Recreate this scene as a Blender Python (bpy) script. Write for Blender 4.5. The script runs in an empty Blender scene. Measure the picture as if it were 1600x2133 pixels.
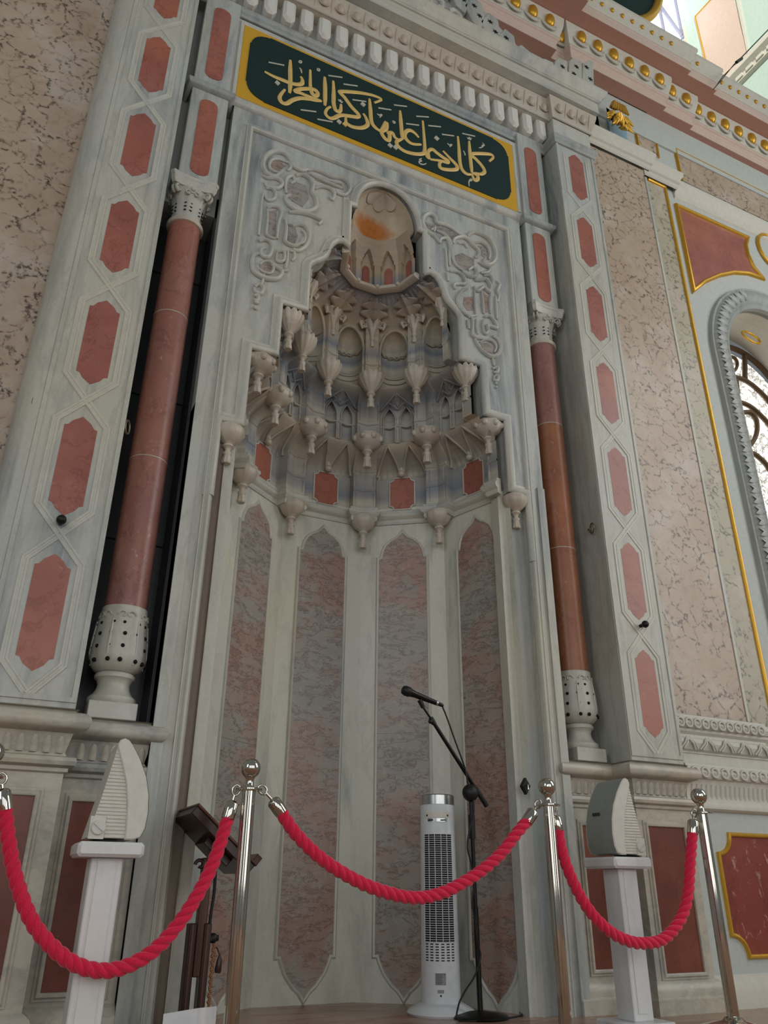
import bpy, bmesh, math, random
from math import sin, cos, pi, radians, sqrt, atan2, hypot, floor
from mathutils import Matrix, Vector
random.seed(7)
S = bpy.context.scene
COL = S.collection

# ------------------------------------------------------------------ camera
F = 1637.39                                   # focal length in pixels of the 1600 x 2133 frame
M = [[0.89961267, 0.19423213, 0.39111497],
     [-0.43662802, 0.38514453, 0.81303116],
     [0.00728099, -0.90218489, 0.43128808]]   # columns: camera right, down, forward in world axes
CZ = 0.5
cam_d = bpy.data.cameras.new('camera')
cam_d.sensor_fit = 'HORIZONTAL'
cam_d.sensor_width = 36.0
cam_d.lens = F / 1600 * 36.0
cam_d.clip_start = 0.02
cam = bpy.data.objects.new('camera', cam_d)
COL.objects.link(cam)
cam.matrix_world = Matrix(((M[0][0], -M[0][1], -M[0][2], 0),
                           (M[1][0], -M[1][1], -M[1][2], 0),
                           (M[2][0], -M[2][1], -M[2][2], CZ),
                           (0, 0, 0, 1)))
S.camera = cam

# ------------------------------------------------------------------ world, lights, exposure
S.view_settings.view_transform = 'Standard'
S.view_settings.look = 'None'
S.view_settings.gamma = 1.0
S.view_settings.use_curve_mapping = False
S.view_settings.exposure = -0.12
wd = bpy.data.worlds.new('daylit_hall')
S.world = wd
wd.use_nodes = True
wd.node_tree.nodes['Background'].inputs[0].default_value = (0.88, 0.94, 0.97, 1)
wd.node_tree.nodes['Background'].inputs[1].default_value = 0.18


def area(name, loc, target, sx, sy, energy, col=(1, 1, 1)):
    d = bpy.data.lights.new(name, 'AREA')
    d.shape = 'RECTANGLE'
    d.size = sx
    d.size_y = sy
    d.energy = energy
    d.color = col
    o = bpy.data.objects.new(name, d)
    COL.objects.link(o)
    o.location = loc
    v = Vector(target) - Vector(loc)
    o.rotation_euler = v.to_track_quat('-Z', 'Y').to_euler()
    return o


# tall windows of the hall behind and beside the viewer
for k in range(4):
    area('window_light', (-4.0 + 2.9 * k, -7.0, 2.9), (1.5, 3.4, 2.6), 1.4, 4.8, 78, (1.0, 1.0, 0.985))
area('window_light', (7.6, -0.6, 4.8), (1.6, 3.4, 2.6), 2.4, 5.2, 170, (1.0, 0.99, 0.97))
area('window_light', (-6.6, -2.5, 4.6), (1.4, 3.4, 2.4), 2.2, 4.8, 115, (0.94, 0.98, 1.0))
# sunbeam that enters through a high window and falls on the upper side wall
sp = bpy.data.lights.new('sunbeam', 'SPOT')
sp.energy = 14000
sp.spot_size = radians(13)
sp.spot_blend = 0.15
sp.shadow_soft_size = 0.06
sp.color = (1.0, 0.95, 0.86)
spo = bpy.data.objects.new('sunbeam', sp)
COL.objects.link(spo)
spo.location = (-4.0, -6.5, 13.0)
spo.rotation_euler = (Vector((6.2, 3.3, 9.6)) - Vector(spo.location)).to_track_quat('-Z', 'Y').to_euler()


def at(px, py, Y):
    """world X, Z of a photo pixel on the upright plane at distance Y"""
    a, b = (px - 800) / F, (py - 1066.5) / F
    d = [M[i][0] * a + M[i][1] * b + M[i][2] for i in range(3)]
    t = Y / d[1]
    return (d[0] * t, d[2] * t + CZ)


def at3(px, py, Y):
    x, z = at(px, py, Y)
    return (x, Y, z)


# ------------------------------------------------------------------ materials
def lin(h):
    h = h.lstrip('#')
    r = []
    for i in (0, 2, 4):
        c = int(h[i:i + 2], 16) / 255
        r.append(c / 12.92 if c <= 0.04045 else ((c + 0.055) / 1.055) ** 2.4)
    return (r[0], r[1], r[2], 1)


class NT:
    def __init__(s, name):
        s.m = bpy.data.materials.new(name)
        s.m.use_nodes = True
        s.n = s.m.node_tree.nodes
        s.l = s.m.node_tree.links
        s.b = s.n['Principled BSDF']
        s.tc = s.n.new('ShaderNodeTexCoord')

    def coord(s, scale=(1, 1, 1), rot=(0, 0, 0)):
        m = s.n.new('ShaderNodeMapping')
        m.inputs['Scale'].default_value = scale
        m.inputs['Rotation'].default_value = rot
        s.l.new(s.tc.outputs['Object'], m.inputs[0])
        return m.outputs[0]

    def noise(s, vec, scale, detail=6, rough=0.6, dist=0.0):
        t = s.n.new('ShaderNodeTexNoise')
        t.inputs['Scale'].default_value = scale
        t.inputs['Detail'].default_value = detail
        t.inputs['Roughness'].default_value = rough
        t.inputs['Distortion'].default_value = dist
        s.l.new(vec, t.inputs['Vector'])
        return t.outputs['Fac']

    def vor(s, vec, scale, feature='DISTANCE_TO_EDGE'):
        t = s.n.new('ShaderNodeTexVoronoi')
        t.feature = feature
        t.inputs['Scale'].default_value = scale
        s.l.new(vec, t.inputs['Vector'])
        return t.outputs[0]

    def ramp(s, fac, stops, interp='LINEAR'):
        r = s.n.new('ShaderNodeValToRGB')
        r.color_ramp.interpolation = interp
        e = r.color_ramp.elements
        while len(e) < len(stops):
            e.new(0.5)
        for k, (p, c) in enumerate(stops):
            e[k].position = p
            e[k].color = c if not isinstance(c, str) else lin(c)
        s.l.new(fac, r.inputs[0])
        return r.outputs[0]

    def mix(s, fac, a, b, mode='MIX'):
        m = s.n.new('ShaderNodeMix')
        m.data_type = 'RGBA'
        m.blend_type = mode
        for k, v in ((0, fac), (6, a), (7, b)):
            if isinstance(v, (int, float)):
                m.inputs[k].default_value = v
            elif isinstance(v, tuple):
                m.inputs[k].default_value = v
            else:
                s.l.new(v, m.inputs[k])
        return m.outputs[2]

    def math(s, op, a, b=None):
        m = s.n.new('ShaderNodeMath')
        m.operation = op
        for k, v in ((0, a), (1, b)):
            if v is None:
                continue
            if isinstance(v, (int, float)):
                m.inputs[k].default_value = v
            else:
                s.l.new(v, m.inputs[k])
        return m.outputs[0]

    def warp(s, vec, scale, amt):
        t = s.n.new('ShaderNodeTexNoise')
        t.inputs['Scale'].default_value = scale
        t.inputs['Detail'].default_value = 4
        s.l.new(vec, t.inputs['Vector'])
        a = s.n.new('ShaderNodeVectorMath')
        a.operation = 'SUBTRACT'
        s.l.new(t.outputs['Color'], a.inputs[0])
        a.inputs[1].default_value = (0.5, 0.5, 0.5)
        b = s.n.new('ShaderNodeVectorMath')
        b.operation = 'SCALE'
        s.l.new(a.outputs[0], b.inputs[0])
        b.inputs['Scale'].default_value = amt
        c = s.n.new('ShaderNodeVectorMath')
        c.operation = 'ADD'
        s.l.new(vec, c.inputs[0])
        s.l.new(b.outputs[0], c.inputs[1])
        return c.outputs[0]

    def fin(s, col, rough=0.45, metal=0.0, bump=None, bs=0.1, bd=0.01, spec=0.4):
        if isinstance(col, str):
            s.b.inputs['Base Color'].default_value = lin(col)
        elif isinstance(col, tuple):
            s.b.inputs['Base Color'].default_value = col
        else:
            s.l.new(col, s.b.inputs['Base Color'])
        s.b.inputs['Roughness'].default_value = rough
        s.b.inputs['Metallic'].default_value = metal
        s.b.inputs['Specular IOR Level'].default_value = spec
        if bump is not None:
            bp = s.n.new('ShaderNodeBump')
            bp.inputs['Strength'].default_value = bs
            bp.inputs['Distance'].default_value = bd
            s.l.new(bump, bp.inputs['Height'])
            s.l.new(bp.outputs[0], s.b.inputs['Normal'])
        return s.m


def plain(name, col, rough=0.5, metal=0.0, spec=0.4):
    t = NT(name)
    v = t.coord()
    n = t.noise(v, 30, 3)
    c = t.mix(t.ramp(n, [(0.3, (0, 0, 0, 1)), (0.7, (1, 1, 1, 1))]), lin(col), tuple(x * 0.9 for x in lin(col)[:3]) + (1,))
    return t.fin(c, rough, metal, spec=spec)


def marble(name, light, dark, warm, stretch=(3.2, 3.2, 0.35), rough=0.35, amt=1.0, rot=(0, 0, 0), vein='#6f7375'):
    """greyish veined marble whose clouds run along the stretched axis"""
    t = NT(name)
    v = t.coord(stretch, rot)
    w = t.warp(v, 1.2, 0.7)
    n = t.noise(w, 1.7, 8, 0.62)
    c = t.ramp(n, [(0.32, dark), (0.47, light), (0.56, light), (0.72, dark)])
    n2 = t.noise(t.coord((0.9, 0.9, 0.5)), 1.1, 3)
    c = t.mix(t.ramp(n2, [(0.40, (0, 0, 0, 1)), (0.66, (0.75, 0.75, 0.75, 1))]), c, lin(warm))
    nv = t.noise(t.warp(t.coord((stretch[0] * 0.8, stretch[1] * 0.8, stretch[2] * 1.6), rot), 2.0, 0.5), 2.3, 9, 0.6)
    ln = t.math('ABSOLUTE', t.math('SUBTRACT', nv, 0.5))
    vf = t.ramp(ln, [(0.0, (0.22 * amt,) * 3 + (1,)), (0.05, (0.0, 0.0, 0.0, 1))])
    c = t.mix(vf, c, lin(vein))
    g = t.noise(t.coord((1, 1, 1)), 60, 4)
    c = t.mix(0.12, c, t.ramp(g, [(0.2, '#888884'), (0.8, '#f4f4f0')]), 'OVERLAY')
    return t.fin(c, rough, 0, g, 0.05, 0.003, 0.35)


MAT = {}
MAT['marble'] = marble('grey_marble', '#aeb2ae', '#777f85', '#bab6a5')
MAT['marble_h'] = marble('grey_marble_bedded', '#b9bab2', '#8d949b', '#c0baa8', (0.5, 0.5, 3.0))
MAT['marble_w'] = marble('pale_marble', '#b9bab3', '#959b9c', '#c0bba9', (2, 2, 0.5), amt=0.5)
MAT['marble_d'] = marble('dark_grey_marble', '#9aa09f', '#7d8487', '#a5a59a', (4.5, 4.5, 0.25))
MAT['marble_n'] = marble('cream_hollow_marble', '#c4c6bd', '#858c8f', '#cbc7b3', (2.2, 2.2, 0.4), amt=0.6)
MAT['dentil'] = marble('white_dentil_marble', '#d4d5d0', '#bfc2c0', '#d2cec2', (2, 2, 1), amt=0.2)
MAT['plinth'] = marble('mottled_plinth_marble', '#b9b6aa', '#8e9292', '#b8ab96', (1.6, 1.6, 1.6), vein='#65696b')
MAT['carved'] = marble('carved_marble', '#bab4a8', '#a29b90', '#b9a893', (2, 2, 2), amt=0.25)


def muq():
    """bedded marble: level bands of blue grey and cream run through the honeycomb vault"""
    t = NT('bedded_vault_marble')
    v = t.warp(t.coord((0.5, 0.5, 1)), 2.0, 0.05)
    sx = t.n.new('ShaderNodeSeparateXYZ')
    t.l.new(v, sx.inputs[0])
    z = sx.outputs[2]
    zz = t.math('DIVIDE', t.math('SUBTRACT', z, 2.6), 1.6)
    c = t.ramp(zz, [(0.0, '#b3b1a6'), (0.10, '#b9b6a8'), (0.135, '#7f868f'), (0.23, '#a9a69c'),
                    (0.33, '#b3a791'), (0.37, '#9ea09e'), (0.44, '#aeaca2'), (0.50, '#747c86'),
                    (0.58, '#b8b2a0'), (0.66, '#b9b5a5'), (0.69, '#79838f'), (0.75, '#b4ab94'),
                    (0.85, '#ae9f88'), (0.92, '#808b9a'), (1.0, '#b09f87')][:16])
    n = t.noise(t.warp(t.coord((1.0, 1.0, 9.0)), 1.5, 0.6), 2.0, 7)
    c = t.mix(t.ramp(n, [(0.42, (0, 0, 0, 1)), (0.70, (0.6, 0.6, 0.6, 1))]), c, lin('#7b8189'))
    n2 = t.noise(t.coord(), 3.0, 5)
    c = t.mix(t.ramp(n2, [(0.45, (0, 0, 0, 1)), (0.75, (0.45, 0.45, 0.45, 1))]), c, lin('#b59c80'))
    g = t.noise(t.coord(), 70, 3)
    return t.fin(c, 0.5, 0, g, 0.06, 0.003, 0.3)


MAT['muq'] = muq()


def redstone(name, a, b, spk, scale=1.0, stretch=(1, 1, 1), sp=0.5, rough=0.35):
    t = NT(name)
    v = t.coord(stretch)
    n = t.noise(t.warp(v, 2 * scale, 0.3), 4 * scale, 8, 0.65)
    c = t.ramp(n, [(0.3, a), (0.7, b)])
    n2 = t.noise(t.coord(stretch), 1.1 * scale, 2)
    c = t.mix(t.ramp(n2, [(0.45, (0, 0, 0, 1)), (0.7, (0.5, 0.5, 0.5, 1))]), c, lin('#b06a4e'))
    s = t.noise(t.warp(t.coord(stretch), 9, 0.2), 34 * scale, 6, 0.7)
    c = t.mix(t.ramp(s, [(0.60, (0, 0, 0, 1)), (0.72, (sp, sp, sp, 1))]), c, lin(spk))
    nv = t.noise(t.warp(v, 3, 0.5), 5 * scale, 5)
    ln = t.math('ABSOLUTE', t.math('SUBTRACT', nv, 0.5))
    c = t.mix(t.ramp(ln, [(0.0, (0.35, 0.35, 0.35, 1)), (0.02, (0, 0, 0, 1))]), c, lin('#5c2c26'))
    return t.fin(c, rough, 0, s, 0.04, 0.003, 0.4)


MAT['red'] = redstone('red_marble', '#8a5148', '#a1675a', '#b68b7e', 1.0)
MAT['red_dark'] = redstone('dark_red_marble', '#63352e', '#7d4638', '#8a5a4c', 1.0)
MAT['porphyry'] = redstone('red_speckled_column_marble', '#845a54', '#9a7067', '#cdb0a6', 1.3, (1, 1, 0.6), 0.75)
MAT['porphyry_o'] = redstone('orange_brown_column_marble', '#83513c', '#9c6a4a', '#c9a58c', 1.3, (1, 1, 0.6), 0.6)
MAT['redfleck'] = redstone('red_marble_white_fleck', '#7c3a30', '#8e463a', '#c9a99a', 0.55, (1.3, 1.3, 0.8), 0.9)


def breccia():
    t = NT('pink_grey_breccia')
    v = t.coord((1.0, 1.0, 1.6), (0.25, 0.35, 0))
    w = t.warp(v, 2.2, 0.55)
    n = t.noise(w, 1.5, 9, 0.66)
    c = t.ramp(n, [(0.30, '#868783'), (0.45, '#97938c'), (0.52, '#9b8b81'), (0.60, '#9c7d70'), (0.70, '#8f8c86')])
    nv = t.noise(t.warp(t.coord((1.2, 1.2, 3.2), (0.3, 0.5, 0)), 4, 0.4), 4.5, 9, 0.7)
    ln = t.math('ABSOLUTE', t.math('SUBTRACT', nv, 0.5))
    c = t.mix(t.ramp(ln, [(0.0, (0.8, 0.8, 0.8, 1)), (0.028, (0, 0, 0, 1))]), c, lin('#604a42'))
    w2 = t.noise(t.warp(t.coord((2, 2, 0.7)), 3, 0.6), 2.4, 5)
    l2 = t.math('ABSOLUTE', t.math('SUBTRACT', w2, 0.47))
    c = t.mix(t.ramp(l2, [(0.0, (0.35, 0.35, 0.35, 1)), (0.004, (0, 0, 0, 1))]), c, lin('#c9bcb0'))
    s = t.noise(t.coord(), 40, 6, 0.7)
    c = t.mix(t.ramp(s, [(0.56, (0, 0, 0, 1)), (0.72, (0.4, 0.4, 0.4, 1))]), c, lin('#bdb1a8'))
    return t.fin(c, 0.3, 0, s, 0.04, 0.003, 0.45)


MAT['breccia'] = breccia()


def pinkwall(name, a, b, crack, sc=1.0):
    t = NT(name)
    v = t.coord((1, 1, 1))
    n = t.noise(t.warp(v, 2, 0.4), 3.4 * sc, 7, 0.6)
    c = t.ramp(n, [(0.30, a), (0.52, b), (0.66, '#b9ada0'), (0.8, '#a98878')])
    w = t.warp(t.warp(t.coord((1, 1, 1.15)), 9 * sc, 0.13), 26 * sc, 0.03)
    e = t.vor(w, 9.0 * sc)
    msk = t.noise(t.coord(), 5.5 * sc, 5)
    fine = t.noise(t.coord(), 38 * sc, 4)
    mk = t.math('MULTIPLY', t.ramp(msk, [(0.38, (0, 0, 0, 1)), (0.52, (1, 1, 1, 1))]), t.ramp(fine, [(0.44, (0, 0, 0, 1)), (0.56, (1, 1, 1, 1))]))
    ef = t.math('MULTIPLY', t.ramp(e, [(0.0, (1, 1, 1, 1)), (0.09, (0, 0, 0, 1))]), mk)
    c = t.mix(ef, c, lin(crack))
    sp = t.noise(t.warp(t.coord(), 12, 0.1), 17 * sc, 6, 0.75)
    c = t.mix(t.ramp(sp, [(0.56, (0, 0, 0, 1)), (0.70, (0.6, 0.6, 0.6, 1))]), c, lin('#85705f'))
    return t.fin(c, 0.35, 0, fine, 0.03, 0.003, 0.4)


MAT['pink'] = pinkwall('pink_veined_wall_marble', '#a9937f', '#b09e8b', '#3a302a')
MAT['green_vein'] = pinkwall('buff_green_veined_marble', '#a9a18b', '#aba48f', '#4c4a3f')
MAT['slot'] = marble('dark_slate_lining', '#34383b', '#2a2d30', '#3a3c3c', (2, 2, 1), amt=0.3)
MAT['groove'] = plain('brown_stone_groove', '#86776a', 0.5)
MAT['stucco'] = plain('pale_blue_grey_stucco', '#b9bfba', 0.6)
MAT['white_stucco'] = plain('cream_white_stucco', '#c9c6ba', 0.55)
MAT['pinkstucco'] = plain('salmon_pink_stucco', '#cdb8ab', 0.55)
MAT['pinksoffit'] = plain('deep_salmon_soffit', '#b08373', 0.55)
MAT['mint'] = plain('mint_painted_stucco', '#b7cdc3', 0.6)
MAT['gold'] = plain('gilding', '#d6a53c', 0.38, 0.6)
MAT['goldpaint'] = NT('gold_leaf_border').fin('#d6a633', 0.42, 0.2)
MAT['letter'] = plain('gold_letter_leaf', '#dfbe74', 0.42, 0.1)
MAT['letterw'] = plain('silver_white_letter_paint', '#b9b8a6', 0.45)
MAT['green'] = plain('dark_green_board', '#0a2b28', 0.6)


def steel(name, col='#c9c4b8', rough=0.07):
    t = NT(name)
    n = t.noise(t.coord((1, 1, 0.2)), 60, 3)
    return t.fin(t.mix(0.12, lin(col), t.ramp(n, [(0.3, '#a8a49a'), (0.7, '#efece4')])), rough, 1.0)


MAT['steel'] = steel('polished_steel')
MAT['silver'] = steel('brushed_silver', '#b8bcbc', 0.28)
MAT['iron'] = plain('black_iron', '#1a1a1c', 0.45, 0.3)
MAT['brass'] = plain('dull_brass_ring', '#8a8470', 0.4, 0.8)
MAT['black'] = plain('black_plastic', '#141415', 0.5)
MAT['black_gloss'] = plain('black_satin_metal', '#0f0f10', 0.35, 0.2)
MAT['slotblack'] = plain('hole_shade_joint_black', '#08080a', 0.8)  # black for the shade inside holes and slits, and for slot joints
MAT['white_pl'] = plain('white_plastic', '#d3d7da', 0.35)
MAT['white_pl2'] = plain('warm_white_plastic', '#d5d2c8', 0.4)
MAT['grille'] = plain('grey_speaker_grille', '#8f958f', 0.5)
MAT['white_marble'] = marble('white_stand_marble', '#d9dadb', '#c8cbce', '#d9d5cb', (2, 2, 0.6), amt=0.35, vein='#9ea3a8')
MAT['paper'] = plain('white_paper', '#dfe0e2', 0.7)
MAT['sticker'] = plain('grey_rating_label', '#8e8f90', 0.6)
MAT['print'] = plain('dark_label_print', '#3a3a3c', 0.6)


def rope_m():
    t = NT('red_rope_yarn')
    n = t.noise(t.coord(), 420, 2)
    c = t.ramp(n, [(0.3, '#c2143a'), (0.7, '#ea2450')])
    t.b.inputs['Sheen Weight'].default_value = 0.3
    return t.fin(c, 0.75, 0, n, 0.25, 0.002, 0.2)


MAT['rope'] = rope_m()


def wood(name, a, b):
    t = NT(name)
    n = t.noise(t.warp(t.coord((14, 14, 1.2)), 1, 0.6), 2.2, 7)
    c = t.ramp(n, [(0.3, a), (0.7, b)])
    return t.fin(c, 0.32, 0, n, 0.06, 0.003, 0.45)


MAT['wood'] = wood('dark_walnut', '#22120e', '#3c2118')
MAT['wood2'] = wood('red_brown_walnut', '#3d1f15', '#643a26')
MAT['bead'] = wood('brown_prayer_bead', '#6b4426', '#8b5c36')


def floor_m():
    t = NT('brown_marble_floor')
    w = t.warp(t.coord((1.0, 3.0, 1)), 1.6, 0.8)
    n = t.noise(w, 2.0, 7)
    c = t.ramp(n, [(0.3, '#8a6f5c'), (0.5, '#a28670'), (0.62, '#86503c'), (0.75, '#9c7f6a')])
    return t.fin(c, 0.25, 0, n, 0.03, 0.003)


MAT['floor'] = floor_m()


def carpet_m():
    t = NT('sandy_brown_carpet')
    n = t.noise(t.coord(), 180, 4)
    c = t.ramp(n, [(0.3, '#94705c'), (0.7, '#b0907a')])
    return t.fin(c, 0.9, 0, n, 0.4, 0.006, 0.1)


MAT['carpet'] = carpet_m()


def shell_m():
    """cream conch plaster with the orange stain it carries in its hollow"""
    t = NT('stained_conch_marble')
    sx = t.n.new('ShaderNodeSeparateXYZ')
    t.l.new(t.warp(t.coord(), 9, 0.10), sx.inputs[0])
    dx = t.math('DIVIDE', t.math('SUBTRACT', sx.outputs[0], 1.635), 0.175)
    dz = t.math('DIVIDE', t.math('SUBTRACT', sx.outputs[2], 4.525), 0.105)
    r = t.math('ADD', t.math('MULTIPLY', dx, dx), t.math('MULTIPLY', dz, dz))
    fac = t.ramp(r, [(0.25, (1, 1, 1, 1)), (1.0, (0, 0, 0, 1))])
    n = t.noise(t.coord(), 22, 6, 0.7)
    org = t.ramp(n, [(0.35, '#b0662c'), (0.6, '#c07c38'), (0.72, '#8a5230')])
    c = t.mix(fac, t.ramp(n, [(0.3, '#b3a68e'), (0.7, '#c0b8a6')]), org)
    return t.fin(c, 0.5, 0, n, 0.1, 0.003, 0.3)


MAT['conch'] = shell_m()


def glass_lit():
    t = NT('daylit_patterned_glass')
    n = t.noise(t.warp(t.coord((1, 1, 1)), 6, 0.4), 7, 4)
    c = t.ramp(n, [(0.42, '#f4f1ea'), (0.5, '#6a6862'), (0.58, '#f0ede4')])
    t.l.new(c, t.b.inputs['Emission Color'])
    t.b.inputs['Emission Strength'].default_value = 1.5
    return t.fin(c, 0.2)


MAT['glass'] = glass_lit()


def sky_glass():
    t = NT('sky_bright_window_glass')
    v = t.coord()
    n = t.noise(v, 1.5, 2)
    c = t.ramp(n, [(0.2, '#f6f9ff'), (0.8, '#ffffff')])
    t.l.new(c, t.b.inputs['Emission Color'])
    t.b.inputs['Emission Strength'].default_value = 2.2
    return t.fin(c, 0.1)


MAT['skyglass'] = sky_glass()
MAT['bronze'] = plain('bronze_window_bar', '#5d4a34', 0.45, 0.4)
MAT['greyframe'] = plain('grey_window_bar', '#8d8fa6', 0.5)
MAT['bluepaint'] = plain('blue_painted_ground', '#8fb0c4', 0.6)


# ------------------------------------------------------------------ mesh helpers
class MB:
    def __init__(s):
        s.v = []
        s.f = []

    def add(s, v, f):
        o = len(s.v)
        s.v += [tuple(p) for p in v]
        s.f += [tuple(i + o for i in q) for q in f]
        return s

    def box(s, x0, x1, y0, y1, z0, z1):
        v = [(x0, y0, z0), (x1, y0, z0), (x1, y1, z0), (x0, y1, z0), (x0, y0, z1), (x1, y0, z1), (x1, y1, z1), (x0, y1, z1)]
        return s.add(v, [(0, 3, 2, 1), (4, 5, 6, 7), (0, 1, 5, 4), (1, 2, 6, 5), (2, 3, 7, 6), (3, 0, 4, 7)])

    def cbox(s, x0, x1, y0, y1, z0, z1, b=0.006):
        """box with chamfered edges on the room side and the top"""
        poly = [(x0 + b, z0), (x1 - b, z0), (x1, z0 + b), (x1, z1 - b), (x1 - b, z1), (x0 + b, z1), (x0, z1 - b), (x0, z0 + b)]
        return s.slab(poly, y0, y1, b)

    def slab(s, poly, y0, y1, b=0.0, to3d=None):
        """polygon in the X-Z plane given thickness; its front edge may be chamfered"""
        n = len(poly)
        t3 = to3d or (lambda a, c, h: (a, h, c))
        if b > 0:
            ins = offset(poly, b, True)
            v = [t3(a, c, y0) for a, c in ins] + [t3(a, c, y0 + b) for a, c in poly] + [t3(a, c, y1) for a, c in poly]
            f = [tuple(range(n)), tuple(range(3 * n - 1, 2 * n - 1, -1))]
            for r in (0, n):
                for i in range(n):
                    j = (i + 1) % n
                    f.append((r + i, r + n + i, r + n + j, r + j))
        else:
            v = [t3(a, c, y0) for a, c in poly] + [t3(a, c, y1) for a, c in poly]
            f = [tuple(range(n)), tuple(range(2 * n - 1, n - 1, -1))]
            for i in range(n):
                j = (i + 1) % n
                f.append((i, n + i, n + j, j))
        return s.add(v, f)

    def sweep(s, path, prof, closed, t3):
        """profile (lateral offset, height) carried along a 2-D path with mitred corners"""
        n = len(path)
        m = len(prof)
        nor = miters(path, closed)
        v = []
        for (a, b), (nx, ny) in zip(path, nor):
            for o, h in prof:
                v.append(t3(a + nx * o, b + ny * o, h))
        f = []
        for i in range(n if closed else n - 1):
            j = (i + 1) % n
            for k in range(m - 1):
                f.append((i * m + k, i * m + k + 1, j * m + k + 1, j * m + k))
        if not closed:
            f.append(tuple(range(m)))
            f.append(tuple(range((n - 1) * m + m - 1, (n - 1) * m - 1, -1)))
        return s.add(v, f)

    def tube(s, pts, r, n=8, cap=True, closed=False):
        P = [Vector(p) for p in pts]
        N = len(P)
        rs = r if isinstance(r, (list, tuple)) else [r] * N
        v = []
        up = None
        for i, p in enumerate(P):
            if closed:
                t = (P[(i + 1) % N] - P[i - 1])
            else:
                t = P[min(i + 1, N - 1)] - P[max(i - 1, 0)]
            if t.length < 1e-9:
                t = Vector((0, 0, 1))
            t.normalize()
            if up is None:
                up = Vector((0, 0, 1)) if abs(t.z) < 0.9 else Vector((1, 0, 0))
            a = up - t * up.dot(t)
            if a.length < 1e-6:
                a = t.orthogonal()
            a.normalize()
            up = a
            b = t.cross(a)
            for k in range(n):
                q = 2 * pi * k / n
                v.append(p + (a * cos(q) + b * sin(q)) * rs[i])
        f = []
        for i in range(N if closed else N - 1):
            j = (i + 1) % N
            for k in range(n):
                l = (k + 1) % n
                f.append((i * n + k, i * n + l, j * n + l, j * n + k))
        if cap and not closed:
            f.append(tuple(range(n - 1, -1, -1)))
            f.append(tuple((N - 1) * n + k for k in range(n)))
        return s.add(v, f)

    def lathe(s, prof, cx, cy, n=24, lob=None, z0=0.0):
        """profile (r, z) turned about an upright axis; lob(angle, k) scales the radius"""
        v = []
        for k, (r, z) in enumerate(prof):
            for i in range(n):
                a = 2 * pi * i / n
                q = r * (lob(a, k) if lob else 1)
                v.append((cx + q * cos(a), cy + q * sin(a), z0 + z))
        f = []
        for k in range(len(prof) - 1):
            for i in range(n):
                j = (i + 1) % n
                f.append((k * n + i, k * n + j, (k + 1) * n + j, (k + 1) * n + i))
        f.append(tuple(range(n)))
        f.append(tuple((len(prof) - 1) * n + i for i in range(n - 1, -1, -1)))
        return s.add(v, f)

    def ball(s, c, r, n=12, sc=(1, 1, 1)):
        prof = []
        m = max(5, n // 2)
        o = len(s.v)
        v = [(c[0], c[1], c[2] - r * sc[2])]
        for k in range(1, m):
            a = -pi / 2 + pi * k / m
            for i in range(n):
                b = 2 * pi * i / n
                v.append((c[0] + r * sc[0] * cos(a) * cos(b), c[1] + r * sc[1] * cos(a) * sin(b), c[2] + r * sc[2] * sin(a)))
        v.append((c[0], c[1], c[2] + r * sc[2]))
        f = []
        for i in range(n):
            j = (i + 1) % n
            f.append((0, 1 + j, 1 + i))
            f.append((len(v) - 1, 1 + (m - 2) * n + i, 1 + (m - 2) * n + j))
            for k in range(m - 2):
                f.append((1 + k * n + i, 1 + k * n + j, 1 + (k + 1) * n + j, 1 + (k + 1) * n + i))
        return s.add(v, f)

    def grid(s, rows):
        w = len(rows[0])
        v = [p for r in rows for p in r]
        f = []
        for i in range(len(rows) - 1):
            for k in range(w - 1):
                f.append((i * w + k, i * w + k + 1, (i + 1) * w + k + 1, (i + 1) * w + k))
        return s.add(v, f)

    def build(s, name, mat, parent=None, smooth=0, loc=None):
        me = bpy.data.meshes.new(name)
        me.from_pydata(s.v, [], s.f)
        bm = bmesh.new()
        bm.from_mesh(me)
        bmesh.ops.recalc_face_normals(bm, faces=bm.faces)
        bm.to_mesh(me)
        bm.free()
        if smooth:
            me.shade_smooth()
            try:
                me.set_sharp_from_angle(angle=radians(smooth))
            except Exception:
                pass
        me.materials.append(MAT[mat] if isinstance(mat, str) else mat)
        o = bpy.data.objects.new(name, me)
        COL.objects.link(o)
        if parent is not None:
            o.parent = parent
            if parent.type == 'EMPTY' and parent.parent is None:
                o.matrix_parent_inverse = Matrix.Translation(-Vector(parent.location))
        return o


def miters(path, closed):
    n = len(path)
    out = []
    for i in range(n):
        if closed or 0 < i < n - 1:
            p, q, r = path[i - 1], path[i], path[(i + 1) % n]
            d1 = (q[0] - p[0], q[1] - p[1])
            d2 = (r[0] - q[0], r[1] - q[1])
        elif i == 0:
            d1 = d2 = (path[1][0] - path[0][0], path[1][1] - path[0][1])
        else:
            d1 = d2 = (path[-1][0] - path[-2][0], path[-1][1] - path[-2][1])
        l1, l2 = hypot(*d1) or 1, hypot(*d2) or 1
        n1 = (d1[1] / l1, -d1[0] / l1)
        n2 = (d2[1] / l2, -d2[0] / l2)
        sx, sy = n1[0] + n2[0], n1[1] + n2[1]
        k = sx * sx + sy * sy
        if k < 0.35:
            k = 0.35
        out.append((2 * sx / k, 2 * sy / k))
    return out


def area2(poly):
    return sum(poly[i - 1][0] * poly[i][1] - poly[i][0] * poly[i - 1][1] for i in range(len(poly))) / 2


def offset(poly, d, inward=True):
    sg = -1 if (area2(poly) > 0) == inward else 1
    return [(a + nx * d * sg, b + ny * d * sg) for (a, b), (nx, ny) in zip(poly, miters(poly, True))]


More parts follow.
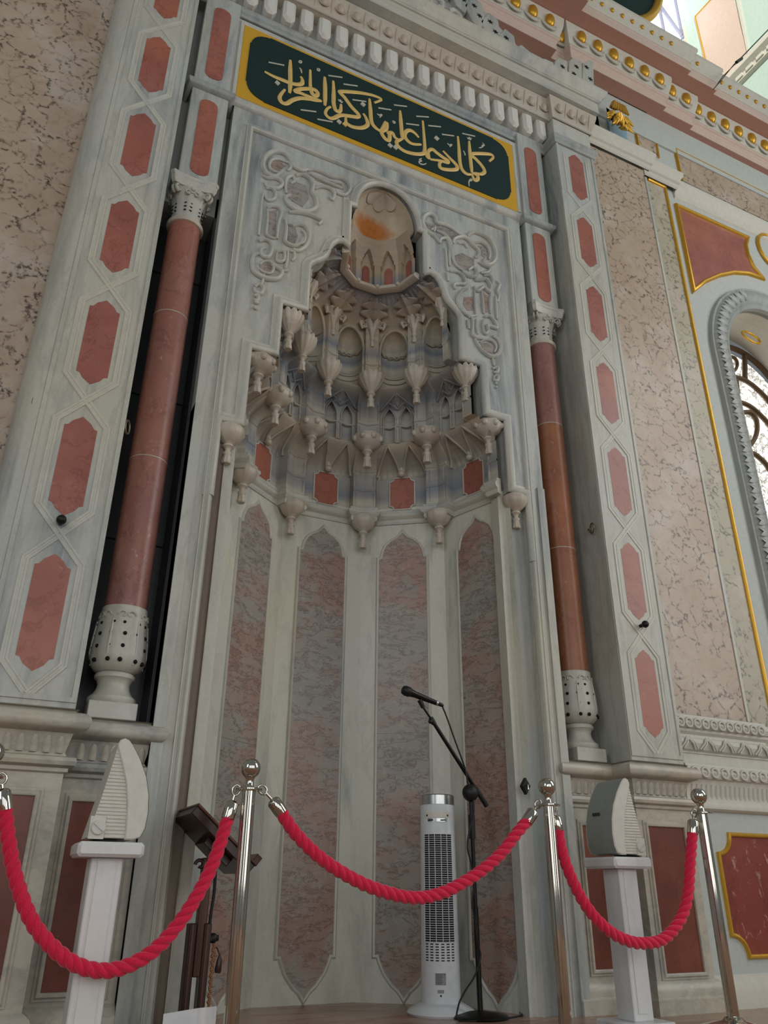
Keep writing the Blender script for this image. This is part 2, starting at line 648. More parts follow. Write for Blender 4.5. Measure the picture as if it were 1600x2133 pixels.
def smooth_path(pts, sub=6, closed=False):
    """Catmull-Rom through the points"""
    out = []
    n = len(pts)
    rng = n if closed else n - 1
    for i in range(rng):
        p0 = pts[i - 1] if (i > 0 or closed) else pts[0]
        p1 = pts[i]
        p2 = pts[(i + 1) % n]
        p3 = pts[(i + 2) % n] if (i + 2 < n or closed) else pts[-1]
        for k in range(sub):
            t = k / sub
            out.append(tuple(0.5 * (2 * b + (c - a) * t + (2 * a - 5 * b + 4 * c - d) * t * t + (3 * b - a - 3 * c + d) * t ** 3)
                             for a, b, c, d in zip(p0, p1, p2, p3)))
    if not closed:
        out.append(tuple(pts[-1]))
    return out


def face_plane(Y):
    """face of an upright plane: height grows towards the room"""
    return lambda a, b, h: (a, Y - h, b)


def plan(a, b, h):
    return (a, b, h)


def thing(name, label, cat, loc=(0, 0, 0), group=None, kind=None):
    o = bpy.data.objects.new(name, None)
    o.empty_display_size = 0.1
    COL.objects.link(o)
    o.location = loc
    return tag(o, label, cat, group, kind)


def tag(o, label=None, cat=None, group=None, kind=None):
    if label:
        o['label'] = label
    if cat:
        o['category'] = cat
    if group:
        o['group'] = group
    if kind:
        o['kind'] = kind
    return o


def dup(o, parent, dx=0, dy=0, dz=0):
    c = o.copy()
    COL.objects.link(c)
    c.parent = parent
    c.location = (o.location.x + dx, o.location.y + dy, o.location.z + dz)
    return c

# ------------------------------------------------------------------ measures of the prayer niche
FZ = -0.025                       # floor level
YP, YF, YC = 3.30, 3.427, 3.524   # planes: pilaster fronts, niche surround, column axes
CX = 1.6565                       # axis of the surround
PIL_L = (-0.10, 0.265)
PIL_R = (3.048, 3.418)
OX, OY = 1.630, 3.45              # centre of the half decagon
VA = [radians(180 - 36 * i) for i in range(6)]


def vtx(R, i):
    return (OX + R * cos(VA[i]), OY + R * sin(VA[i]))


def ring(i, un, R):
    """point of the half decagon of radius R on side i, un in -1..1 along the side"""
    t = (un + 1) / 2
    a, b = VA[i], VA[i + 1]
    return (OX + R * (cos(a) * (1 - t) + cos(b) * t), OY + R * (sin(a) * (1 - t) + sin(b) * t))


def side_map(i, R):
    p, q = vtx(R, i), vtx(R, i + 1)
    mx, my = (p[0] + q[0]) / 2, (p[1] + q[1]) / 2
    L = hypot(q[0] - p[0], q[1] - p[1])
    tx, ty = (q[0] - p[0]) / L, (q[1] - p[1]) / L
    nx, ny = OX - mx, OY - my
    k = hypot(nx, ny)
    nx, ny = nx / k, ny / k
    return (lambda u, z, h: (mx + tx * u + nx * h, my + ty * u + ny * h, z)), L


# ------------------------------------------------------------------ floor
fl = MB().box(-6, 9, -8, 5.0, FZ - 0.3, FZ - 0.012).build('floor', 'carpet')
tag(fl, 'sandy brown carpeted floor of the prayer hall', 'floor', kind='structure')
pl = [(-0.6, 3.16), (3.9, 3.16), (3.9, 4.6), (-0.6, 4.6)]
MB().slab([(0.62, 2.9), (2.66, 2.9), (2.66, 4.4), (0.62, 4.4)], FZ - 0.012, FZ, 0.0, lambda a, b, h: (a, b, h)).build('marble_slab', 'floor', fl)
MB().slab([(-3.0, 2.75), (6.5, 2.75), (6.5, 2.9), (-3.0, 2.9)], FZ - 0.012, FZ + 0.001, 0.0, lambda a, b, h: (a, b, h)).build('threshold_strip', 'marble_w', fl)
MB().slab([(-3.0, 2.9), (0.62, 2.9), (0.62, 4.4), (-3.0, 4.4)], FZ - 0.012, FZ, 0.0, lambda a, b, h: (a, b, h)).build('marble_slab', 'floor', fl)
MB().slab([(2.66, 2.9), (6.5, 2.9), (6.5, 4.4), (2.66, 4.4)], FZ - 0.012, FZ, 0.0, lambda a, b, h: (a, b, h)).build('marble_slab', 'floor', fl)

# ------------------------------------------------------------------ walls
wl = MB().box(-5.0, -0.19, 3.45, 3.75, FZ, 9.5).build('wall_left', 'pink')
tag(wl, 'pink veined marble wall beside the broad rounded pilaster edge', 'wall', kind='structure')
wb = MB().box(-0.5, 4.3, 4.75, 4.95, FZ, 7.4).build('wall_back', 'slot')  # unseen backing, put in to keep light from leaking into the niche
tag(wb, 'unseen backing wall that stops light leaking in behind the prayer niche', 'wall', kind='structure')

# ------------------------------------------------------------------ prayer niche
NI = thing('prayer_niche', 'tall carved grey marble prayer niche with stepped honeycomb vault of hanging pendants', 'prayer niche', (CX, YF, FZ))

MB().box(0.60, 2.71, 3.56, 4.70, 4.76, 4.90).build('light_stop_cap', 'slot', NI)  # unseen lid added over the hollow to keep light out
# --- surround: one stepped marble plate
HALF = [(0.931, FZ), (0.931, 2.632), (0.8145, 2.632), (0.8145, 3.123), (0.6625, 3.123), (0.6625, 3.486), (0.508, 3.486), (0.508, 3.815)]
ogee = [(0.497, 3.842), (0.468, 3.872), (0.428, 3.905), (0.402, 3.945), (0.388, 3.995), (0.372, 4.045), (0.342, 4.085), (0.305, 4.098), (0.272, 4.080)]
HALF += ogee + [(0.262, 4.095), (0.262, 4.432), (0.222, 4.432)]
for k in range(1, 12):
    a = pi / 2 * k / 11
    HALF.append((0.222 * cos(a) ** 0.9 if k < 11 else 0.0, 4.432 + 0.285 * sin(a)))
opening = [(CX + x, z) for x, z in HALF] + [(CX - x, z) for x, z in reversed(HALF[:-1])]
outer = [(CX - 1.0695, FZ), (CX - 1.0695, 4.93), (CX + 1.0695, 4.93), (CX + 1.0695, FZ)]
MB().slab(outer + opening, YF, YF + 0.10).build('surround_plate', 'marble', NI)
# roll moulding that follows the stepped edge
roll = [(-0.006, 0.0), (-0.006, 0.008), (0.001, 0.021), (0.014, 0.028), (0.027, 0.021), (0.034, 0.008), (0.040, 0.006), (0.052, 0.006), (0.052, 0.0)]
i0 = 1
path = [(CX + x, z) for x, z in HALF[i0:]] + [(CX - x, z) for x, z in reversed(HALF[i0:-1])]
MB().sweep([(CX + 0.931, 2.2)] + path + [(CX - 0.931, 2.2)], [(-o, h) for o, h in roll] if False else roll, False, face_plane(YF)).build('edge_roll', 'marble_w', NI, 45)
# rectangular frame moulding round the whole opening
fr = [(0.955, FZ), (0.955, 4.765), (-0.955, 4.765), (-0.955, FZ)]
fm = [(-0.020, 0), (-0.020, 0.012), (-0.012, 0.022), (-0.002, 0.024), (0.006, 0.016), (0.008, 0.010), (0.014, 0.010), (0.016, 0.014), (0.022, 0.014), (0.022, 0)]
MB().sweep([(CX + x, z) for x, z in fr], fm, False, face_plane(YF)).build('frame_moulding', 'marble_w', NI, 40)
# outer jamb edge, and stepped return of the jambs into the hollow
for sgn in (-1, 1):
    e = CX + sgn * 1.0695
    MB().box(min(e, e - sgn * 0.05), max(e, e - sgn * 0.05), YF - 0.012, YF + 0.3, FZ, 2.70).build('jamb_strip', 'marble', NI)
    MB().box(min(e, e - sgn * 0.04), max(e, e - sgn * 0.04), YF + 0.09, YF + 0.3, 2.70, 4.93).build('jamb_side', 'marble', NI)
    x0 = OX + sgn * 0.80
    x1 = CX + sgn * 0.97
    MB().box(min(x0 + sgn * 0.055, x1), max(x0 + sgn * 0.055, x1), YF + 0.045, YF + 0.10, FZ, 2.66).build('jamb_groove', 'groove' if sgn < 0 else 'marble_d', NI)
    MB().box(min(x0, x0 + sgn * 0.06), max(x0, x0 + sgn * 0.06), YF + 0.06, YF + 0.13, FZ, 2.66).build('jamb_fillet', 'marble_w', NI)

# --- lower hollow: five plain marble faces with inlaid breccia panels
RW = 0.86
mb = MB()
rows = []
for z in (FZ, 2.74):
    rows.append([vtx(RW, i) + (z,) for i in range(6)])
nw = mb.grid(rows).build('hollow_wall', 'marble_n', NI)
tp = [(0.153, 2.385), (0.134, 2.385), (0.130, 2.405), (0.124, 2.435), (0.105, 2.475), (0.070, 2.505), (0.032, 2.525), (0, 2.562)]
bt = [(0, -0.004), (0.025, 0.030), (0.060, 0.058), (0.100, 0.108), (0.125, 0.160), (0.132, 0.185), (0.153, 0.185)]
half = bt + tp
ptl = half + [(-x, z) for x, z in reversed(half[1:-1])]
rim = [(-0.004, 0.0), (-0.004, 0.005), (0.000, 0.010), (0.006, 0.012), (0.011, 0.009), (0.016, 0.0)]
for i in range(5):
    f3, L = side_map(i, RW)
    lo = [(x, z) for x, z in ptl if z < 1.0]
    # two stones to each panel, a fine joint between them
    zj = (1.25, 1.18, 1.02, 1.30, 1.22)[i]
    low = [(x, z) for x, z in ptl]
    up_poly = [(0.153, zj + 0.0015)] + tp + [(-x, z) for x, z in reversed(tp[:-1])] + [(-0.153, zj + 0.0015)]
    dn_poly = bt + [(0.153, zj - 0.0015), (-0.153, zj - 0.0015)] + [(-x, z) for x, z in reversed(bt[1:])]
    g3 = lambda u, z, h, f3=f3: f3(u, z, -h)
    MB().slab(up_poly, -0.004, 0.02, 0, g3).build('breccia_panel', 'breccia', NI)
    MB().slab(dn_poly, -0.004, 0.02, 0, g3).build('breccia_panel', 'breccia', NI)
    MB().sweep(ptl, rim, True, f3).build('panel_rim', 'marble_w', NI, 40)

# --- cornice under the vault, stepping out round each pendant block
path = []
for i in range(5):
    path += [ring(i, -0.66, RW), ring(i, 0.66, RW), ring(i, 0.68, 0.788), ring(i, 1.0, 0.788)] if i < 4 else [ring(i, -0.66, RW), ring(i, 0.66, RW), ring(i, 0.68, 0.788), ring(i, 1.0, 0.788)]
    if i < 4:
        path += [ring(i + 1, -0.68, 0.788)]
path = [ring(0, -1.0, 0.788), ring(0, -0.68, 0.788)] + path
cp = [(-0.02, 2.615), (0.008, 2.62), (0.014, 2.635), (0.012, 2.65), (0.024, 2.658), (0.032, 2.672), (0.030, 2.688), (0.018, 2.694), (0.018, 2.712), (0.006, 2.720), (-0.02, 2.722)]
MB().sweep(path, cp, False, plan).build('vault_cornice', 'marble_h', NI, 35)


# --- honeycomb vault as one stepped shell
def sm(a, b, x):
    t = max(0.0, min(1.0, (x - a) / (b - a)))
    return t * t * (3 - 2 * t)


def lerp(a, b, t):
    return a + (b - a) * t


def rho1(u, z):
    """first tier: blocks over the pendants, twin pointed shell arches between"""
    au = abs(u)
    wall = 0.862
    blk = 0.788
    r = lerp(wall, blk, sm(0.655, 0.685, au))
    if au > 0.685:
        # sunk slips on the block faces and its string course
        k = (au - 0.685) / 0.315
        if 0.16 < k < 0.30 and (2.74 < z < 2.83 or 2.87 < z < 2.97):
            r += 0.006
        if 2.838 < z < 2.856:
            r -= 0.007
        if 2.980 < z < 2.994:
            r -= 0.008
    if z > 2.962:
        t = sm(2.975, 3.125, z)
        spl = lerp(0.838 if au < 0.66 else 0.788, 0.672, t ** 1.15)
        if au < 0.64:
            top = arch1(au)
            if z < top:
                r = spl + 0.034 * sm(0, 0.02, top - z) - 0.006 * abs(cos(abs(au - 0.33) / 0.25 * 5))
            else:
                r = spl
        else:
            r = min(r, spl)
    return r


def arch1(au):
    x = abs(au - 0.33)
    return 2.962 + 0.148 * max(0.0, 1 - x / 0.30) ** 0.55


def rho2(u, z):
    """second tier: slender twin niches over a fluted apron, gables above"""
    au = abs(u)
    wall, blk = 0.668, 0.622
    r = lerp(wall, blk, sm(0.575, 0.605, au))
    if au > 0.605:
        k = (au - 0.605) / 0.395
        if 0.12 < k < 0.26 and (3.17 < z < 3.23 or 3.275 < z < 3.40):
            r += 0.006
    else:
        x = abs(au - 0.275)
        if x < 0.20:
            c = sqrt(max(0, 1 - (x / 0.20) ** 2))
            if z < 3.245:
                r += 0.035 * c
            elif z < 3.262:
                r += 0.024 * c
            else:
                top = 3.395 - 0.085 * (x / 0.2) ** 1.6
                if z < top:
                    r += 0.034 * c
        # gable ribs
        gz = 3.455 - 0.10 * abs(au - 0.0) / 0.55
        if abs(z - gz) < 0.007:
            r -= 0.012
        if 3.395 < z and au < 0.12 and abs(z - 3.43) + au * 0.35 < 0.035:
            r -= 0.010
    if 3.246 < z < 3.260:
        r -= 0.009
    if z > 3.385:
        t = sm(3.40, 3.487, z)
        r = min(r, lerp(r, 0.545, t ** 1.4))
    return r


def rho3(u, z):
    """third tier: round headed shell niches between fluted blocks"""
    au = abs(u)
    wall, blk = 0.508, 0.468
    r = lerp(wall, blk, sm(0.64, 0.68, au))
    if au > 0.68:
        k = (au - 0.68) / 0.32
        if 0.14 < k < 0.32 and (3.53 < z < 3.60 or 3.635 < z < 3.70):
            r += 0.006
    h = 0.60
    zs = 3.735
    hh = 0.165
    if z < zs:
        q = au / h
    else:
        q = sqrt((au / h) ** 2 + ((z - zs) / hh) ** 2)
    if q < 1:
        c = sqrt(1 - q * q)
        r = 0.512 + 0.125 * c
        if z > zs + 0.02 + 0.012 * abs(cos(au * 16)):
            r -= 0.016 * (0.4 + 0.6 * c) + 0.006 * abs(cos(atan2(z - zs, au * 0.16 + 1e-6) * 6))
        if 3.605 < z < 3.622 or 3.560 < z < 3.568:
            r -= 0.009
    elif q < 1.14 and au < 0.64:
        r -= 0.016
    if q > 1 and 3.612 < z < 3.632:
        r -= 0.008
    return r


rows = []
NU = 96
US = [-1 + 2 * k / NU for k in range(NU + 1)]


def addrow(fn, z, fix=None):
    r = []
    for i in range(5):
        for k, u in enumerate(US):
            if i and k == 0:
                continue
            R = fix if fix is not None else fn(u, z)
            r.append(ring(i, u, R) + (z,))
    rows.append(r)


def zrange(a, b, n):
    return [a + (b - a) * k / (n - 1) for k in range(n)]


for z in zrange(2.715, 3.125, 62):
    addrow(rho1, z)
for z in zrange(3.126, 3.486, 60):
    addrow(rho2, z)
for z in zrange(3.487, 3.914, 70):
    addrow(rho3, z)
COVE = [(0.508, 3.916), (0.500, 3.932), (0.470, 3.955), (0.430, 3.980), (0.392, 4.004), (0.358, 4.026), (0.326, 4.044), (0.295, 4.056), (0.262, 4.064)]
COVES = smooth_path(COVE, 3)
for R, z in COVES:
    r = []
    for i in range(5):
        for k, u in enumerate(US):
            if i and k == 0:
                continue
            r.append(ring(i, u, R - 0.010 * (0.5 + 0.5 * cos(u * pi * 6)) * sm(3.95, 3.99, z) * sm(4.062, 4.045, z) * -1) + (z,))
    rows.append(r)
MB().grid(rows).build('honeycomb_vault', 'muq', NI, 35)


def rib(i, pts, r, nm='arch_rib', mt='muq'):
    q = []
    for u, z, R in pts:
        x, y = ring(i, u, R)
        q.append((x, y, z))
    MB().tube(q, r, 6).build(nm, mt, NI, 60)


for i in range(5):
    for cu in (-0.33, 0.33):
        pts = []
        for k in range(21):
            x = -0.30 + 0.60 * k / 20
            zz_ = 2.962 + 0.148 * max(0.0, 1 - abs(x) / 0.30) ** 0.55
            t = sm(2.975, 3.125, zz_)
            pts.append((cu + x, zz_, lerp(0.838, 0.672, t ** 1.15) - 0.004))
        rib(i, pts, 0.0085)
    rib(i, [(-0.60 + 0.02 * k, 3.128, rho2(-0.60 + 0.02 * k, 3.13) - 0.002) for k in range(61)], 0.006, 'scallop_edge')
    for cu in (-0.275, 0.275):
        pts = [(cu - 0.2, 3.13, 0.664)] + [(cu - 0.2 + 0.4 * k / 14, 3.31 + 0.085 * (1 - abs(-1 + 2 * k / 14)) ** 0.65, 0.664) for k in range(15)] + [(cu + 0.2, 3.13, 0.664)]
        rib(i, pts, 0.0055)
    rib(i, [(-0.56, 3.375, 0.650), (0.0, 3.462, 0.590), (0.56, 3.375, 0.650)], 0.0065, 'gable_rib')
    rib(i, [(-0.30, 3.418, 0.628), (0.0, 3.372, 0.652), (0.30, 3.418, 0.628)], 0.0055, 'gable_rib')
    for z, R, r in ((3.252, 0.660, 0.006),):
        rib(i, [(-0.59, z, R), (-0.275, z - 0.004, R + 0.02), (0, z, R), (0.275, z - 0.004, R + 0.02), (0.59, z, R)], r, 'string_rib')
    pts = [(-0.63, 3.50, 0.500)] + [(-0.63 * cos(pi * k / 20), 3.735 + 0.174 * sin(pi * k / 20), 0.500) for k in range(21)] + [(0.63, 3.50, 0.500)]
    rib(i, pts, 0.011, 'arch_rib')
    rib(i, [(-0.60 + 0.12 * k, 3.770 - (0.012 if k % 2 else 0.0), 0.512 + 0.118 * sqrt(max(0, 1 - ((-0.6 + .12 * k) / 0.6) ** 2 - 0.04))) for k in range(11)], 0.006, 'shell_lip')
    for z in (3.60, 3.56):
        rib(i, [(-0.58 + 0.116 * k, z, 0.508 + 0.122 * sqrt(max(0, 1 - ((-0.58 + 0.116 * k) / 0.6) ** 2))) for k in range(11)], 0.006, 'string_rib')

# --- top hood: little arcaded drum and its stained conch
RH = 0.252
path = [ring(0, -1, RH)] + [ring(i, 1, RH) for i in range(5)]
dp = [(-0.02, 4.052), (0.012, 4.054), (0.026, 4.062), (0.028, 4.074), (0.016, 4.080), (0.018, 4.092), (0.004, 4.098), (-0.02, 4.098)]
MB().sweep(path, dp, False, plan).build('hood_cornice', 'carved', NI, 35)


def rho5(u, z):
    au = abs(u)
    r = lerp(RH + 0.012, RH - 0.022, sm(0.66, 0.72, au))
    if au > 0.7 and 4.235 < z < 4.252:
        r -= 0.006
    h = 0.56
    if z > 4.25:
        top = 4.36 - 0.10 * (au / h) ** 1.5
        if au < h and z < top:
            r = RH + 0.012 - 0.02 * sm(4.25, 4.36, z) * (0.3 + 0.7 * (1 - au / h))
        else:
            r = RH - 0.022 - 0.035 * sm(4.25, 4.45, z)
    return r


rows = []
US5 = [-1 + 2 * k / 28 for k in range(29)]
for z in zrange(4.09, 4.45, 34):
    r = []
    for i in range(5):
        for k, u in enumerate(US5):
            if i and k == 0:
                continue
            r.append(ring(i, u, rho5(u, z)) + (z,))
    rows.append(r)
MB().grid(rows).build('hood_drum', 'muq', NI, 35)
# conch: ribbed quarter dome with scalloped lip
rows = []
for k in range(22):
    e = k / 21
    r = []
    for j in range(61):
        a = pi * j / 60
        lobes = abs(sin(a * 4.5))
        lip = 4.435 - 0.018 * lobes * (1 - e) + 0.004
        R = 0.212 * cos(e * pi / 2) ** 0.85 if k < 21 else 0.0
        R *= 1 + 0.018 * lobes * (1 - e)
        r.append((CX - 0.008 + R * cos(a), YF + 0.02 + R * sin(a), lip + 0.268 * sin(e * pi / 2)))
    rows.append(r)
MB().grid(rows).build('conch', 'conch', NI, 40)
# small shell carved at the crown of the conch
def dome_z(x, y):
    c_ = min(1.0, (hypot(x, y) / 0.212)) ** (1 / 0.85)
    return 4.439 + 0.268 * sqrt(max(0.0, 1 - c_ * c_))


rows = []
for k in range(10):
    e = k / 9
    r = []
    for j in range(57):
        b = -1.35 + 2.7 * j / 56
        lob_ = abs(cos(b * 3.5))
        L = 0.118 * e * (0.86 + 0.14 * lob_)
        x, y = L * sin(b) * 1.0, 0.012 + L * cos(b)
        r.append((CX - 0.008 + x, YF + 0.02 + y, dome_z(x, y) - 0.005 - 0.010 * lob_ * e))
    rows.append(r)
rows.append([(p[0], p[1] + 0.003, p[2] + 0.016) for p in rows[-1]])
MB().grid(rows).build('crown_shell', 'carved', NI, 40)
# red inlays of the drum
for i in range(1, 5):
    f3, L = side_map(i, RH + 0.006)
    w = L * 0.16
    pts = [(w, 4.115), (w, 4.225), (w * 0.6, 4.245), (0, 4.253), (-w * 0.6, 4.245), (-w, 4.225), (-w, 4.115), (-w * 0.6, 4.108), (w * 0.6, 4.108)]
    MB().slab(pts, -0.002, 0.012, 0, lambda u, z, h, f3=f3: f3(u, z, -h)).build('red_inlay', 'red', NI)
for i in range(1, 5):
    x, y = vtx(RH - 0.030, i)
    MB().ball((x, y, 4.078), 0.016, 12).build('drop_ball', 'carved', NI, 60)

# --- red octagons of the first tier, with raised rim
for i in range(5):
    f3, L = side_map(i, RW)
    w, c = 0.080, 0.028
    o8 = [(w - c, 2.712 + 0.012), (w, 2.712 + 0.012 + c), (w, 2.955 - c), (w - c, 2.955), (-(w - c), 2.955), (-w, 2.955 - c), (-w, 2.724 + c), (-(w - c), 2.724)]
    o8 = []
    for k, (sx, sz) in enumerate(((1, 0), (1, 1), (-1, 1), (-1, 0))):
        cxn, czn = sx * w, 2.955 if sz else 2.728
        for j in range(5):
            a = (pi / 2) * j / 4
            # concave corner
            if k == 0:
                o8.append((cxn - c * cos(a), czn + c * sin(a)))
            elif k == 1:
                o8.append((cxn - c * sin(a), czn - c * cos(a)))
            elif k == 2:
                o8.append((cxn + c * cos(a), czn - c * sin(a)))
            else:
                o8.append((cxn + c * sin(a), czn + c * cos(a)))
    o8 = [(x, z) for x, z in o8]
    MB().slab(o8, -0.002, 0.02, 0, lambda u, z, h, f3=f3: f3(u, z, -h)).build('red_inlay', 'red', NI)
    MB().sweep(o8, [(-0.001, 0), (-0.001, 0.008), (0.006, 0.008), (0.009, 0)], True, f3).build('inlay_rim', 'marble_w', NI)
    # ball drop between the twin arches
    p = ring(i, 0, 0.825)
    MB().ball((p[0], p[1], 2.972), 0.024, 12, (1, 1, 0.9)).tube([(p[0], p[1], 2.99), (p[0], p[1], 3.06)], [0.016, 0.006], 8).build('arch_drop', 'carved', NI, 50)


# --- pendants
def tassel(cx, cy, z0, s):
    pr = [(0.020, 0), (0.030, -0.006), (0.031, -0.016), (0.021, -0.022), (0.015, -0.034), (0.014, -0.042), (0.023, -0.050), (0.024, -0.058), (0.019, -0.064), (0.021, -0.085), (0.025, -0.110), (0.021, -0.116), (0.0, -0.116)]
    return MB().lathe([(r * s, z * s) for r, z in pr], cx, cy, 16, lambda a, k: 1 + (0.07 * cos(a * 8) if k >= 8 else 0), z0)


def pendant(kind, cx, cy, ztop, s, nm='pendant'):
    mb = MB()
    if kind == 'bud':
        pr = [(0.030, 0.012), (0.060, 0.012), (0.074, 0.0), (0.079, -0.02), (0.074, -0.045), (0.060, -0.068), (0.040, -0.085), (0.022, -0.096), (0.018, -0.104), (0.0, -0.104)]
        mb.lathe([(r * s, z * s) for r, z in pr], cx, cy, 40, lambda a, k: 1 + (0.075 * (abs(cos(a * 4)) - 0.5) if 1 < k < 7 else 0), ztop)
        d = 0.098
    elif kind == 'cup':
        pr = [(0.05, 0.014), (0.080, 0.014), (0.086, 0.0), (0.085, -0.022), (0.072, -0.046), (0.045, -0.062), (0.026, -0.072), (0.018, -0.084), (0, -0.084)]
        mb.lathe([(r * s, z * s) for r, z in pr], cx, cy, 40, lambda a, k: 1 + (0.03 * cos(a * 8) if k < 4 else 0), ztop)
        for j in range(8):
            a = 2 * pi * j / 8
            mb.ball((cx + 0.080 * s * cos(a), cy + 0.080 * s * sin(a), ztop - 0.014 * s), 0.019 * s, 10, (1, 1, 1.15))
        d = 0.078
    else:
        pr = [(0.055, -0.006), (0.082, 0.010), (0.086, -0.006), (0.078, -0.036), (0.058, -0.072), (0.036, -0.100), (0.020, -0.116), (0.016, -0.126), (0, -0.126)]
        n = 48
        base = len(mb.v)
        mb.lathe([(r * s, z * s) for r, z in pr], cx, cy, n, lambda a, k: 1 + (0.085 * (abs(cos(a * 6)) - 0.5) if k < 6 else 0), ztop)
        for k in (0, 1):
            for j in range(n):
                v = mb.v[base + k * n + j]
                mb.v[base + k * n + j] = (v[0], v[1], v[2] + 0.016 * s * (abs(cos(2 * pi * j / n * 6)) - 0.5))
        d = 0.120
    o = mb.build(nm, 'carved', NI, 50)
    tassel(cx, cy, ztop - d * s, s).build('tassel', 'carved', o, 50)
    return o


for i in range(1, 5):
    x, y = vtx(0.790, i)
    pendant('bud', x, y, 2.655, 1.0)
    x, y = vtx(0.630, i)
    pendant('cup', x, y, 3.150, 1.10)
    x, y = vtx(0.485, i)
    pendant('lotus', x, y, 3.530, 0.98)
for sg in (-1, 1):
    pendant('bud', CX + sg * 0.874, YF + 0.030, 2.615, 0.95)
    pendant('cup', CX + sg * 0.742, YF + 0.075, 3.105, 1.05)
    pendant('lotus', CX + sg * 0.588, YF + 0.065, 3.462, 0.95)


# --- leaf work on the cove: bell flowers hanging at the corners, acanthus above, scrolls over the arches
def cove_pt(t):
    n = len(COVES) - 1
    x = max(0, min(n - 1e-6, t * n))
    k = int(x)
    q = x - k
    return (lerp(COVES[k][0], COVES[k + 1][0], q), lerp(COVES[k][1], COVES[k + 1][1], q))


def on_cove(ang, tx, t, off):
    R, z = cove_pt(t)
    R = R * 0.972 - off * 0.8
    return (OX + R * cos(ang) - tx * sin(ang), OY + R * sin(ang) + tx * cos(ang), z - off * 0.6)


for i in range(0, 6):
    a0 = VA[i]
    if i in (0, 5):
        a0 = VA[i] + (-0.10 if i == 0 else 0.10)
    ca, sa = cos(a0), sin(a0)
    # bell flower: five pointed petals round a stem
    bx, by = OX + 0.462 * ca, OY + 0.462 * sa
    mb = MB()
    n = 40
    pr = [(0.013, 3.838), (0.016, 3.858), (0.022, 3.885), (0.034, 3.915), (0.056, 3.945), (0.052, 3.940), (0.02, 3.90)]
    mb.lathe(pr, bx, by, n, lambda a, k: 1 + (0.28 * (abs(cos(a * 2.5)) - 0.4) if 1 < k < 6 else 0))
    for k in (4, 5):
        for j in range(n):
            v = mb.v[k * n + j]
            mb.v[k * n + j] = (v[0], v[1], v[2] + 0.042 * (abs(cos(2 * pi * j / n * 2.5)) - 0.5))
    o = mb.build('bell_flower', 'carved', NI, 45)
    pr = [(0.010, 3.842), (0.017, 3.834), (0.017, 3.824), (0.010, 3.818), (0.012, 3.806), (0.017, 3.780), (0.012, 3.766), (0, 3.766)]
    MB().lathe(pr, bx, by, 14).build('drop', 'carved', o, 50)
    # acanthus leaf spread on the cove: broad lobed blade with a raised midrib and curling tips
    for q, (ta, tb, wd, lift) in enumerate(((0.22, 0.80, 0.098, 0.0),)):
        rws = []
        for k in range(33):
            t = k / 32
            w = wd * sin(pi * (0.10 + 0.84 * t)) ** 0.7 * (0.55 + 0.45 * abs(cos(pi * 3.0 * t)) ** 0.7)
            r_ = []
            for j in range(11):
                v = -1 + j / 5
                av = abs(v)
                off = 0.012 + 0.020 * (1 - av) + 0.014 * av ** 3 * abs(cos(pi * 3.0 * t)) + 0.018 * t * t + 0.005 * cos(v * 9)
                r_.append(on_cove(a0, w * v, ta + (tb - ta) * (t + 0.10 * av * (0.6 - t)), off))
            rws.append(r_)
        MB().grid(rws).build('acanthus_leaf', 'muq', NI, 50)
for i in range(5):
    for u0, sg in ((-0.55, 1), (0.55, -1)):
        mb = MB()
        pts = []
        for k in range(26):
            a = k / 25 * 3.6 * pi
            rr = 0.030 * (1 - k / 30)
            px, py = ring(i, u0 + sg * rr * cos(a) / 0.15, 0.468)
            pts.append((px, py, 3.935 + rr * sin(a)))
        mb.tube(pts, [0.010 - 0.00018 * k * 1 for k in range(26)], 6)
        mb.build('scroll', 'carved', NI, 60)
        mb = MB()
        p = ring(i, u0 * 0.55, 0.462)
        q = ring(i, u0 * 0.9, 0.47)
        mb.tube([(q[0], q[1], 3.90), ((p[0] + q[0]) / 2, (p[1] + q[1]) / 2, 3.945), (p[0], p[1], 3.935)], [0.006, 0.018, 0.004], 7)
        mb.build('leaf_curl', 'carved', NI, 60)

# --- rocaille carving on the spandrels (strokes read off the stone)
def carve(strokes, ox, oy, sc, Y, nm, dep=1.0):
    """relief made of rounded strokes; the parts of one carved field"""
    for st in strokes:
        w = st[0] * 1.18
        pts = [(ox + x / sc, oy + y / sc) for x, y in st[1]]
        q = [at(px, py, Y) for px, py in pts]
        q = smooth_path(q, 5)
        n = len(q)
        mb = MB()
        rr = [w * (0.35 + 0.65 * sin(pi * (0.12 + 0.76 * k / (n - 1)))) for k in range(n)]
        mb.tube([(x, Y - 0.004, z) for x, z in q], rr, 7)
        for k, v in enumerate(mb.v):
            mb.v[k] = (v[0], Y + (v[1] - Y) * 1.25, v[2])
        mb.build(nm, 'marble_w', NI, 60)


